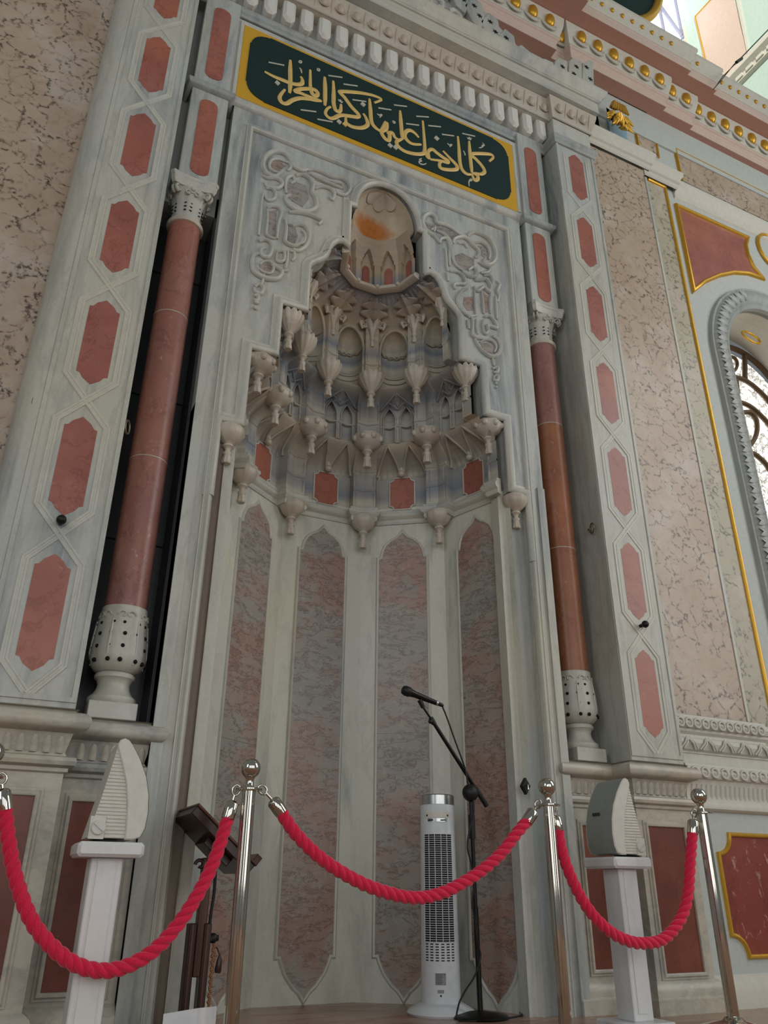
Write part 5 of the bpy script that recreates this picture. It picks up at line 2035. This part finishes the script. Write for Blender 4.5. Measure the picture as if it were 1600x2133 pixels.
ROPES = [
    (SD, SA, [(10, 1680), (17, 1744), (33, 1830), (65, 1916), (113, 1977), (165, 2012), (220, 2022), (275, 2008), (327, 1974), (378, 1916), (423, 1843), (454, 1771), (476, 1698)], (6, 1650), (4, 1622), (483, 1674), (492, 1646), 'thick twisted red rope hanging in front of the wooden lectern'),
    (SA, SB, [(583, 1688), (615, 1735), (663, 1783), (720, 1822), (786, 1853), (860, 1870), (921, 1860), (987, 1825), (1039, 1783), (1074, 1739), (1100, 1708)], (570, 1670), (547, 1645), (1110, 1692), (1121, 1675), 'thick twisted red rope hanging in front of the white tower fan'),
    (SB, SC, [(1162, 1724), (1170, 1769), (1188, 1823), (1219, 1884), (1259, 1931), (1303, 1958), (1343, 1965), (1384, 1955), (1418, 1914), (1433, 1864), (1438, 1796), (1443, 1731)], (1157, 1704), (1154, 1682), (1444, 1712), (1446, 1694), 'thick twisted red rope hanging in front of the grey grilled speaker stand'),
]
for (A, B, pts, f0, h0, f1, h1, lab) in ROPES:
    RP = thing('barrier_rope', lab, 'rope', (A[0], A[1], 0.75), group='red barrier ropes')

    def p3(px, py):
        # distance is read between the two posts the rope hangs from
        y = (A[1] + B[1]) / 2
        for _ in range(3):
            x, z = at(px, py, y)
            t = max(0, min(1, (x - A[0]) / (B[0] - A[0])))
            y = A[1] + (B[1] - A[1]) * t
        return (x, y, z)
    c = smooth_path([p3(*p) for p in pts], 22)
    # even steps
    acc = [0]
    for i in range(1, len(c)):
        acc.append(acc[-1] + (Vector(c[i]) - Vector(c[i - 1])).length)
    n = int(acc[-1] / 0.006)
    cc = []
    j = 0
    for i in range(n + 1):
        s = acc[-1] * i / n
        while j < len(acc) - 2 and acc[j + 1] < s:
            j += 1
        t = (s - acc[j]) / max(1e-9, acc[j + 1] - acc[j])
        cc.append(Vector(c[j]).lerp(Vector(c[j + 1]), t))
    side = Vector((B[0] - A[0], B[1] - A[1], 0)).normalized().cross(Vector((0, 0, 1)))
    for st in range(3):
        q = []
        for i, p in enumerate(cc):
            t = (cc[min(i + 1, n)] - cc[max(i - 1, 0)]).normalized()
            b = t.cross(side).normalized()
            a = 2 * pi * (acc[-1] * i / n / 0.105 + st / 3)
            q.append(p + side * (0.0115 * cos(a)) + b * (0.0115 * sin(a)))
        MB().tube(q, 0.0128, 9).build('strand', 'rope', RP, 80)
    for ff, hh, end, post in ((f0, h0, cc[0], A), (f1, h1, cc[-1], B)):
        e = Vector(end)
        f_ = Vector(p3(*ff))
        h_ = Vector(p3(*hh))
        d = (f_ - e).normalized()
        tip = f_ + d * 0.012
        MB().tube([e - d * 0.012, e, f_, tip - d * 0.003, tip], [0.0235, 0.0245, 0.0245, 0.017, 0.008], 20).build('end_cap', 'steel', RP, 50)
        mb = MB()
        ctr_ = h_
        rr = 0.014
        up = (h_ - tip).normalized()
        lat = up.cross(side).normalized()
        mb.tube([ctr_ + lat * rr * cos(a) + up * rr * 1.3 * sin(a) for a in [2 * pi * k / 20 for k in range(20)]], 0.0038, 7, closed=True)
        mb.tube([tip - d * 0.004, ctr_ - up * rr * 1.3], 0.005, 8)
        mb.build('snap_hook', 'steel', RP, 60)

# ------------------------------------------------------------------ speaker stands and speakers
def stand(x0, y0, label):
    T = thing('speaker_stand', label, 'stand', (x0 + 0.108, y0 + 0.105, FZ))
    MB().cbox(x0, x0 + 0.215, y0, y0 + 0.21, 0.585, 0.632, 0.010).build('top_plate', 'white_marble', T)
    xc = x0 + 0.105
    MB().cbox(xc - 0.052, xc + 0.052, y0 + 0.045, y0 + 0.15, FZ + 0.03, 0.585, 0.004).build('pillar', 'white_marble', T)
    MB().box(xc - 0.030, xc + 0.030, y0 + 0.041, y0 + 0.046, FZ + 0.06, 0.575).build('pillar_panel', 'white_marble', T)
    MB().cbox(xc - 0.12, xc + 0.12, y0 - 0.01, y0 + 0.21, FZ, FZ + 0.03, 0.006).build('foot_plate', 'white_marble', T)
    return T


stand(0.318, 2.95, 'white marble speaker stand beside the wooden lectern')
stand(2.558, 2.95, 'white marble speaker stand between two red plinth panels')


def speaker(x0, y0, z0, face, label):
    """sail shaped cabinet: side profile in X-Z, the bowed grille looks along +X or -X"""
    T = thing('wall_speaker', label, 'speaker', (x0, y0, z0))
    H, D, Wd = 0.335, 0.185, 0.185

    def pt(d, h):
        return (x0 + face * d, z0 + h)
    front = [(D * 0.80, 0.004), (D * 0.93, 0.012), (D * 1.0, 0.04), (D * 1.02, 0.09), (D * 0.99, 0.15), (D * 0.90, 0.21), (D * 0.75, 0.265), (D * 0.58, 0.312), (D * 0.50, 0.328), (D * 0.42, 0.334), (D * 0.34, 0.328), (D * 0.30, 0.312)]
    back = [(D * 0.30, 0.300), (D * 0.16, 0.15), (0.0, 0.004)]
    body = [pt(d, h) for d, h in front + back]
    if face < 0:
        body = body[::-1]
    inner = [(x0 + face * D * 0.45 + (x - x0 - face * D * 0.45) * 0.97, z0 + 0.15 + (z - z0 - 0.15) * 0.97) for x, z in body]
    MB().slab(inner, y0 + 0.010, y0 + Wd - 0.010, 0.0).build('cabinet', 'white_pl2', T)
    # cheek: smooth boomerang along the bowed front
    ck = [pt(d, h) for d, h in front] + [pt(d, h) for d, h in ((D * 0.31, 0.300), (D * 0.42, 0.25), (D * 0.54, 0.19), (D * 0.62, 0.12), (D * 0.655, 0.05), (D * 0.66, 0.004))]
    if face < 0:
        ck = ck[::-1]
    MB().slab(ck, y0, y0 + 0.02, 0.004).build('cheek', 'white_pl2', T)
    MB().slab(ck, y0 + Wd - 0.02, y0 + Wd, 0.0).build('cheek', 'white_pl2', T)
    # ribs on the flank
    for k in range(24):
        h = 0.012 + k * 0.0118
        t = (h - 0.004) / 0.30
        da = D * (0.30 * t) + 0.004
        db = D * (0.66 - 0.02 * t - 0.32 * t ** 2.2)
        if db - da < 0.006:
            continue
        if h < 0.075:
            da = D * 0.30
        xa, za_ = pt(da, h)
        xb, _ = pt(db, h)
        MB().tube([(xa, y0 + 0.010, za_), (xb, y0 + 0.010, za_)], 0.0044, 6).build('rib', 'white_pl2', T, 60)
    kx, kz = pt(D * 0.175, 0.040)
    q = [(kx + 0.024 * cos(a), kz + 0.024 * sin(a)) for a in [2 * pi * k / 28 for k in range(28)]]
    MB().slab(q, y0 - 0.004, y0 + 0.012, 0.003).build('knob', 'white_pl2', T, 30)
    MB().tube([(kx - 0.016, y0 - 0.005, kz + 0.012 * face), (kx + 0.016, y0 - 0.005, kz - 0.012 * face)], 0.003, 6).build('knob_grip', 'white_pl', T, 60)
    sx, sz = pt(D * 0.02, 0.012)
    MB().box(min(sx, sx + face * 0.05), max(sx, sx + face * 0.05), y0 + 0.006, y0 + 0.012, z0 + 0.004, z0 + 0.075).build('control_plate', 'white_pl2', T)
    # bowed grille between the cheeks
    rows = []
    for d, h in front[1:10]:
        rows.append([(x0 + face * (d + 0.002), y, z0 + h) for y in (y0 + 0.006, y0 + Wd - 0.006)])
    MB().grid(rows).build('grille', 'grille', T, 60)
    # badge: dot and bar
    bx_ = x0 + face * (D * 0.965 + 0.004)
    MB().box(bx_ - 0.003, bx_ + 0.003, y0 + 0.085, y0 + 0.122, z0 + 0.172, z0 + 0.184).ball((bx_, y0 + 0.128, z0 + 0.178), 0.0075, 10, (0.4, 1, 1)).build('badge', 'print', T)
    MB().box(x0 + face * D * 0.30 - 0.03, x0 + face * D * 0.30 + 0.05, y0 + 0.05, y0 + 0.13, z0 - 0.004, z0 + 0.006).build('mount_bracket', 'black', T)
    return T


speaker(0.342, 2.962, 0.636, 1, 'white speaker with ribbed flank and knob, its curved front towards the niche')
speaker(2.762, 2.962, 0.636, -1, 'white speaker showing its grey curved grille above the stand')

# ------------------------------------------------------------------ tower fan
FX, FY = 2.112, 3.735
T = thing('tower_fan', 'white tower fan standing in front of the niche panels', 'fan', (FX, FY, FZ))
MB().lathe([(0.0, FZ), (0.155, FZ), (0.160, FZ + 0.008), (0.152, FZ + 0.020), (0.115, FZ + 0.040), (0.098, FZ + 0.048), (0.0, FZ + 0.05)], FX, FY, 56).build('base', 'white_pl', T, 40)
RB, RT = 0.0925, 0.0860
MB().lathe([(RB, FZ + 0.045), (RB, FZ + 0.07), (lerp(RB, RT, 0.5), 0.43), (RT, 0.880), (RT - 0.002, 0.884)], FX, FY, 56).build('tower_body', 'white_pl', T, 50)
MB().lathe([(RT - 0.003, 0.880), (RT + 0.001, 0.883), (RT + 0.001, 0.926), (RT - 0.004, 0.931), (0.06, 0.933), (0, 0.933)], FX, FY, 56).build('silver_cap', 'silver', T, 40)
THETA0 = atan2(-FY, -FX)                       # direction from the fan towards the viewer


def fan_pt(a, z, off=0.0):
    t = (z - FZ) / 0.9
    r = lerp(RB, RT, max(0, min(1, t))) + off
    return (FX + r * cos(THETA0 + a), FY + r * sin(THETA0 + a), z)


# vent: black patch for the shade inside, then white bars over it
def patch(a0, a1, z0, z1, off, n=14):
    return [[fan_pt(a0 + (a1 - a0) * k / n, z, off) for k in range(n + 1)] for z in (z0, (z0 + z1) / 2, z1)]


MB().grid(patch(-0.86, 0.86, 0.272, 0.742, 0.0010)).build('vent_shade', 'slotblack', T, 60)
for k in range(49):
    z = 0.272 + 0.470 * k / 48
    MB().tube([fan_pt(-0.87 + 1.74 * j / 14, z, 0.0012) for j in range(15)], 0.0015, 5).build('grille_bar', 'white_pl', T, 60)
for a in (-0.86, -0.52, -0.175, 0.175, 0.52, 0.86):
    MB().tube([fan_pt(a, 0.272, 0.0016), fan_pt(a, 0.742, 0.0016)], 0.0018, 5).build('grille_post', 'white_pl', T, 60)
for r in range(7):
    for c_ in range(6):
        a = -0.72 + 0.288 * c_ + (0.0)
        z = 0.196 + r * 0.0112
        MB().grid(patch(a - 0.085, a + 0.085, z - 0.0024, z + 0.0024, 0.0012, 3)).build('vent_slit_shade', 'slotblack', T)  # black patches painted as the shade inside the slits
MB().grid(patch(-0.80, 0.80, 0.818, 0.845, 0.0016)).build('handle_plate', 'white_pl2', T, 60)
MB().grid(patch(-0.58, 0.58, 0.800, 0.815, 0.0012)).build('handle_slot', 'silver', T, 60)
for a in (-0.62, 0.62):
    MB().ball(fan_pt(a, 0.829, 0.001), 0.0050, 10).build('screw_hole', 'black', T, 60)
for a in (-0.36, 0.36):
    MB().tube([fan_pt(a - 0.18, 0.806, 0.002), fan_pt(a + 0.12, 0.8075, 0.002)], 0.0030, 6).build('handle_clip', 'black', T)
MB().grid(patch(-0.27, 0.27, 0.098, 0.146, 0.0012)).build('rating_label', 'sticker', T, 60)
for k in range(7):
    z = 0.141 - 0.0062 * k
    MB().grid(patch(-0.23, 0.05 + 0.03 * (k % 3), z - 0.0010, z + 0.0010, 0.0018, 4)).build('label_print', 'print', T)
# the conformity mark on the label
for a0_ in (0.10, 0.19):
    pts = [fan_pt(a0_ + 0.030 * (1 - cos(b)) - 0.0, 0.1405 + 0.0036 * sin(b), 0.0022) for b in [(-1.2 + 2.4 * j / 10) for j in range(11)]]
    MB().tube([fan_pt(a0_ + 0.034 * (1 - cos(b)), 0.1405 + 0.0036 * sin(b), 0.0022) for b in [(-1.3 + 2.6 * j / 10) for j in range(11)]], 0.0009, 4).build('label_print', 'print', T)
MB().tube([fan_pt(0.19, 0.1405, 0.0022), fan_pt(0.215, 0.1405, 0.0022)], 0.0009, 4).build('label_print', 'print', T)
MB().grid(patch(-0.16, 0.16, 0.066, 0.080, 0.0012)).build('serial_label', 'sticker', T, 60)
MB().ball(fan_pt(0.0, 0.056, 0.001), 0.0042, 10).build('screw_hole', 'black', T, 60)

# ------------------------------------------------------------------ microphone stand, microphone, cable
MX, MY = 2.212, 3.555
T = thing('microphone_stand', 'black boom microphone stand with round base beside the tower fan', 'microphone stand', (MX, MY, FZ))
MB().lathe([(0, FZ), (0.125, FZ), (0.128, FZ + 0.006), (0.120, FZ + 0.014), (0.05, FZ + 0.024), (0.02, FZ + 0.03), (0, FZ + 0.03)], MX + 0.0, MY, 48).build('base', 'black_gloss', T, 40)
jx, jz = at(980, 1652, MY)
bx0 = MX
MB().tube([(bx0, MY, FZ + 0.02), (lerp(bx0, jx, 0.5), MY, 0.42)], 0.0125, 14).build('lower_pole', 'black_gloss', T, 50)
MB().tube([(lerp(bx0, jx, 0.48), MY, 0.40), (jx, MY, jz)], 0.0095, 14).build('upper_pole', 'black_gloss', T, 50)
MB().tube([(lerp(bx0, jx, 0.78), MY, 0.72), (lerp(bx0, jx, 0.9), MY, 0.83)], 0.016, 14).build('height_clutch', 'black', T, 50)
MB().ball((jx - 0.008, MY - 0.012, jz), 0.042, 18, (1, 0.9, 1.0)).build('boom_joint', 'black', T, 80)
t0, t1 = at3(1014, 1679, MY), at3(900, 1500, MY - 0.03)
MB().tube([t0, t1], 0.0098, 12).build('boom', 'black_gloss', T, 50)
MB().tube([t0, Vector(t0).lerp(Vector(t1), 0.20)], 0.0125, 12).build('boom_grip', 'black', T, 50)
e1 = at3(882, 1474, MY - 0.035)
MB().tube([t1, e1], 0.0055, 10).build('boom_extension', 'black_gloss', T, 50)
MB().tube([Vector(t1) + Vector((0.012, 0, -0.018)), Vector(t1) - Vector((0.008, 0, -0.012))], 0.0125, 12).ball(at3(897, 1503, MY - 0.045), 0.012, 10).build('boom_clutch', 'black', T, 60)
MB().tube([e1, at3(874, 1458, MY - 0.035)], [0.011, 0.013], 12).build('clip_stem', 'black', T, 50)
MC = thing('microphone', 'black handheld microphone clipped to the boom stand', 'microphone', at3(880, 1452, MY - 0.04))
m0, m1 = Vector(at3(838, 1436, MY - 0.04)), Vector(at3(908, 1464, MY - 0.04))
dd = (m1 - m0).normalized()
MB().tube([m0, m0 + dd * 0.004, m0 + dd * 0.018, m0 + dd * 0.040, m0 + dd * 0.048], [0.012, 0.020, 0.0255, 0.0250, 0.021], 24).build('head_grille', 'black', MC, 60)
MB().tube([m0 + dd * 0.046, m0 + dd * 0.060, m0 + dd * 0.075, m1 - dd * 0.02, m1], [0.021, 0.019, 0.0165, 0.013, 0.012], 20).build('handle', 'black_gloss', MC, 60)
MB().tube([m1, m1 + dd * 0.010], 0.0125, 16).build('plug_ring', 'silver', MC, 60)
MB().tube([m1 + dd * 0.010, m1 + dd * 0.034, m1 + dd * 0.044], [0.0105, 0.0095, 0.006], 14).build('plug', 'black', MC, 60)
cb = [(920, 1468), (930, 1492), (950, 1548), (968, 1598), (975, 1630), (985, 1655), (987, 1680), (986, 1700), (978, 1730), (974, 1765), (982, 1800), (988, 1840), (984, 1880), (990, 1920), (994, 1960), (1001, 1990), (994, 2020), (985, 2040), (968, 2066), (955, 2095), (949, 2118)]
pts = [at3(px, py, MY - 0.03) for px, py in cb]
tail = [(pts[-1][0] + 0.005, MY - 0.05, FZ + 0.006), (pts[-1][0] + 0.10, MY - 0.10, FZ + 0.006), (MX + 0.18, MY - 0.05, FZ + 0.006), (MX + 0.27, MY + 0.10, FZ + 0.006), (MX + 0.36, MY + 0.14, FZ + 0.006)]
o = MB().tube(smooth_path(pts[:-1] + tail, 6), 0.0042, 8).build('microphone_cable', 'black', None, 60)
tag(o, 'black cable running from the microphone down the stand to the floor', 'cable')

# ------------------------------------------------------------------ wooden lectern
LX, LY = 0.885, 3.30
T = thing('wooden_lectern', 'dark wooden reading lectern with tilted desk on a post', 'lectern', (LX, LY, FZ))
pa, pb_ = at(415, 1860, LY), at(398, 2110, LY)
d0, d1 = at(388, 1690, LY), at(503, 1810, LY)
dx, dz = d1[0] - d0[0], d1[1] - d0[1]
L = hypot(dx, dz)
ux, uz = dx / L, dz / L
nx, nz = -uz, ux
if nz < 0:
    nx, nz = -nx, -nz
ya, yb_ = LY - 0.15, LY + 0.20


def desk(o0, o1, h0, h1, y0, y1, nm, mt, b=0.003):
    q = [(d0[0] + ux * a + nx * h, d0[1] + uz * a + nz * h) for a, h in ((o0, h0), (o1, h0), (o1, h1), (o0, h1))]
    MB().slab(q, y0, y1, b).build(nm, mt, T)


desk(0, L, -0.022, 0.012, ya, yb_, 'desk_board', 'wood')
desk(-0.004, L + 0.004, 0.012, 0.022, ya - 0.006, yb_ + 0.006, 'desk_rim', 'wood2')
desk(L - 0.02, L + 0.005, 0.02, 0.050, ya, yb_, 'book_ledge', 'wood2')
desk(L * 0.38, L * 0.78, -0.052, -0.022, ya + 0.06, ya + 0.20, 'desk_bracket', 'wood')
ptx = at(426, 1850, LY)[0]
MB().cbox(ptx - 0.018, ptx + 0.018, LY - 0.018, LY + 0.018, 0.20, 0.60, 0.003).build('inner_post', 'wood2', T)
for dx_ in (-0.036, 0.020):
    MB().cbox(ptx - 0.012 + dx_, ptx + 0.008 + dx_ + 0.008, LY - 0.026, LY + 0.026, FZ + 0.03, 0.375, 0.003).build('outer_post', 'wood', T)
    MB().box(ptx - 0.004 + dx_, ptx + 0.004 + dx_, LY - 0.030, LY - 0.024, FZ + 0.03, 0.372).build('post_bead', 'wood2', T)
MB().cbox(ptx - 0.15, ptx + 0.15, LY - 0.03, LY + 0.03, FZ, FZ + 0.035, 0.004).build('foot', 'wood', T)
MB().cbox(ptx - 0.03, ptx + 0.03, LY - 0.15, LY + 0.15, FZ, FZ + 0.034, 0.004).build('foot', 'wood', T)
# scroll brackets under the desk
for sx in (-1, 1):
    pts = []
    for k in range(14):
        b = k / 13 * 1.7 * pi
        rr = 0.020 * (1 - k / 20)
        pts.append((ptx + sx * (0.028 + rr * cos(b)), LY - 0.01, 0.575 + rr * sin(b)))
    MB().tube(pts, 0.007, 7).build('scroll_bracket', 'wood', T, 60)
kx = ptx + 0.048
MB().ball((kx, LY - 0.01, 0.325), 0.018, 12).tube([(kx - 0.03, LY - 0.01, 0.325), (kx + 0.02, LY - 0.01, 0.325)], 0.010, 10).build('clamp_knob', 'black', T, 60)
pts = [at3(*p, LY - 0.02) for p in ((449, 1815), (446, 1860), (440, 1900), (436, 1940), (440, 1960))]
o = MB().tube(smooth_path(pts, 6), 0.006, 8).build('lectern_cable', 'black', None, 60)
tag(o, 'short black cable hanging under the lectern desk', 'cable')

# prayer beads hanging from the lectern
PB = thing('prayer_beads', 'string of brown prayer beads with dark tassel hanging from the lectern', 'prayer beads', at3(444, 1965, LY - 0.03))
st, en = at3(446, 1968, LY - 0.03), at3(434, 2100, LY - 0.03)
b0 = MB().ball((0, 0, 0), 0.0062, 10)
bo = None
nb = 33
for k in range(nb):
    t = k / (nb - 1)
    p = Vector(st).lerp(Vector(en), t) + Vector((0.003 * sin(k * 1.9), 0, 0))
    if bo is None:
        bo = b0.build('bead', 'bead', PB, 80)
        o = bo
    else:
        o = bo.copy()
        COL.objects.link(o)
    o.location = p
MB().tube([at3(447, 1968, LY - .03), at3(453, 1976, LY - .03), at3(458, 1990, LY - .03)], 0.0028, 6).tube([at3(458, 1990, LY - .03), at3(457, 2000, LY - .03), at3(454, 2022, LY - .03), at3(453, 2027, LY - .03)], [0.004, 0.010, 0.013, 0.010], 10).build('tassel', 'wood', PB, 60)

# folded white paper on the floor
PF = thing('folded_paper', 'folded white paper sheet standing at the foot of the lectern', 'paper', at3(400, 2120, 3.05))
yq = 3.02
a_, b_, c_ = at3(341, 2112, yq), at3(413, 2100, yq - 0.05), at3(452, 2096, yq)
v = []
for p in (a_, b_, c_):
    v += [(p[0], p[1], FZ + 0.001), (p[0], p[1], p[2])]
w_ = [(x, y + 0.003, z) for x, y, z in v]
MB().add(v + w_, [(0, 2, 3, 1), (2, 4, 5, 3), (6, 7, 9, 8), (8, 9, 11, 10), (1, 3, 9, 7), (3, 5, 11, 9), (0, 1, 7, 6), (4, 10, 11, 5)]).build('sheet', 'paper', PF)

# ------------------------------------------------------------------ rings, pegs and lock plate
def wring(px, py, Y, rx, rz, label, ry=0.0):
    x, z = at(px, py, Y)
    o = MB().tube([(x + rx * sin(a), Y - 0.012 - ry * sin(a), z + rz * cos(a)) for a in [2 * pi * k / 24 for k in range(24)]], 0.0045, 8, closed=True)
    o.tube([(x, Y + 0.01, z + rz), (x, Y - 0.014, z + rz)], 0.006, 8)
    o = o.build('iron_ring', 'brass', None, 60)
    tag(o, label, 'ring')


wring(78, 841, YP - 0.0 + 0.02, 0.022, 0.040, 'thin brass ring hung on the rounded pilaster edge')
x_ = 0.27
o = MB().tube([(0.285 + 0.012 * sin(a), 3.40 + 0.022 * sin(a), at(266, 890, 3.4)[1] + 0.034 * cos(a)) for a in [2 * pi * k / 24 for k in range(24)]], 0.0045, 8, closed=True).tube([(0.262, 3.40, at(266, 890, 3.4)[1] + 0.034), (0.288, 3.40, at(266, 890, 3.4)[1] + 0.034)], 0.006, 8).build('iron_ring', 'brass', None, 60)
tag(o, 'small pale ring hung in the dark slot beside the red column', 'ring')
rz = at(1245, 1100, 3.36)[1]
o = MB().tube([(3.030 + 0.010 * sin(a), 3.375 + 0.030 * sin(a), rz + 0.030 * cos(a)) for a in [2 * pi * k / 24 for k in range(24)]], 0.0045, 8, closed=True).tube([(3.052, 3.405, rz), (3.026, 3.405, rz)], 0.008, 8).build('iron_ring', 'brass', None, 60)
tag(o, 'brass ring hung on the grey flank of the square edged pilaster', 'ring')
for px, py, lab in ((126, 1090, 'black iron peg on the rounded edge pilaster below its hexagon'), (1334, 1304, 'black iron peg on the square edged pilaster above its lowest hexagon')):
    x, z = at(px, py, YP)
    T = thing('iron_peg', lab, 'peg', (x, YP, z))
    MB().tube([(x, YP + 0.01, z), (x, YP - 0.03, z)], 0.010, 12).build('stem', 'iron', T, 60)
    MB().ball((x, YP - 0.040, z), 0.021, 16).build('knob', 'iron', T, 80)
x, z = at(1092, 1638, YF)
T = thing('lock_plate', 'small diamond shaped iron key plate on the niche jamb', 'key plate', (x, YF, z))
MB().slab([(x - 0.026, z), (x, z - 0.040), (x + 0.026, z), (x, z + 0.040)], YF - 0.020, YF + 0.002, 0.002).build('plate', 'iron', T)
MB().tube([(x, YF - 0.02, z + 0.004), (x, YF - 0.032, z + 0.004), (x, YF - 0.034, z - 0.018)], 0.004, 8).build('latch', 'steel', T, 60)
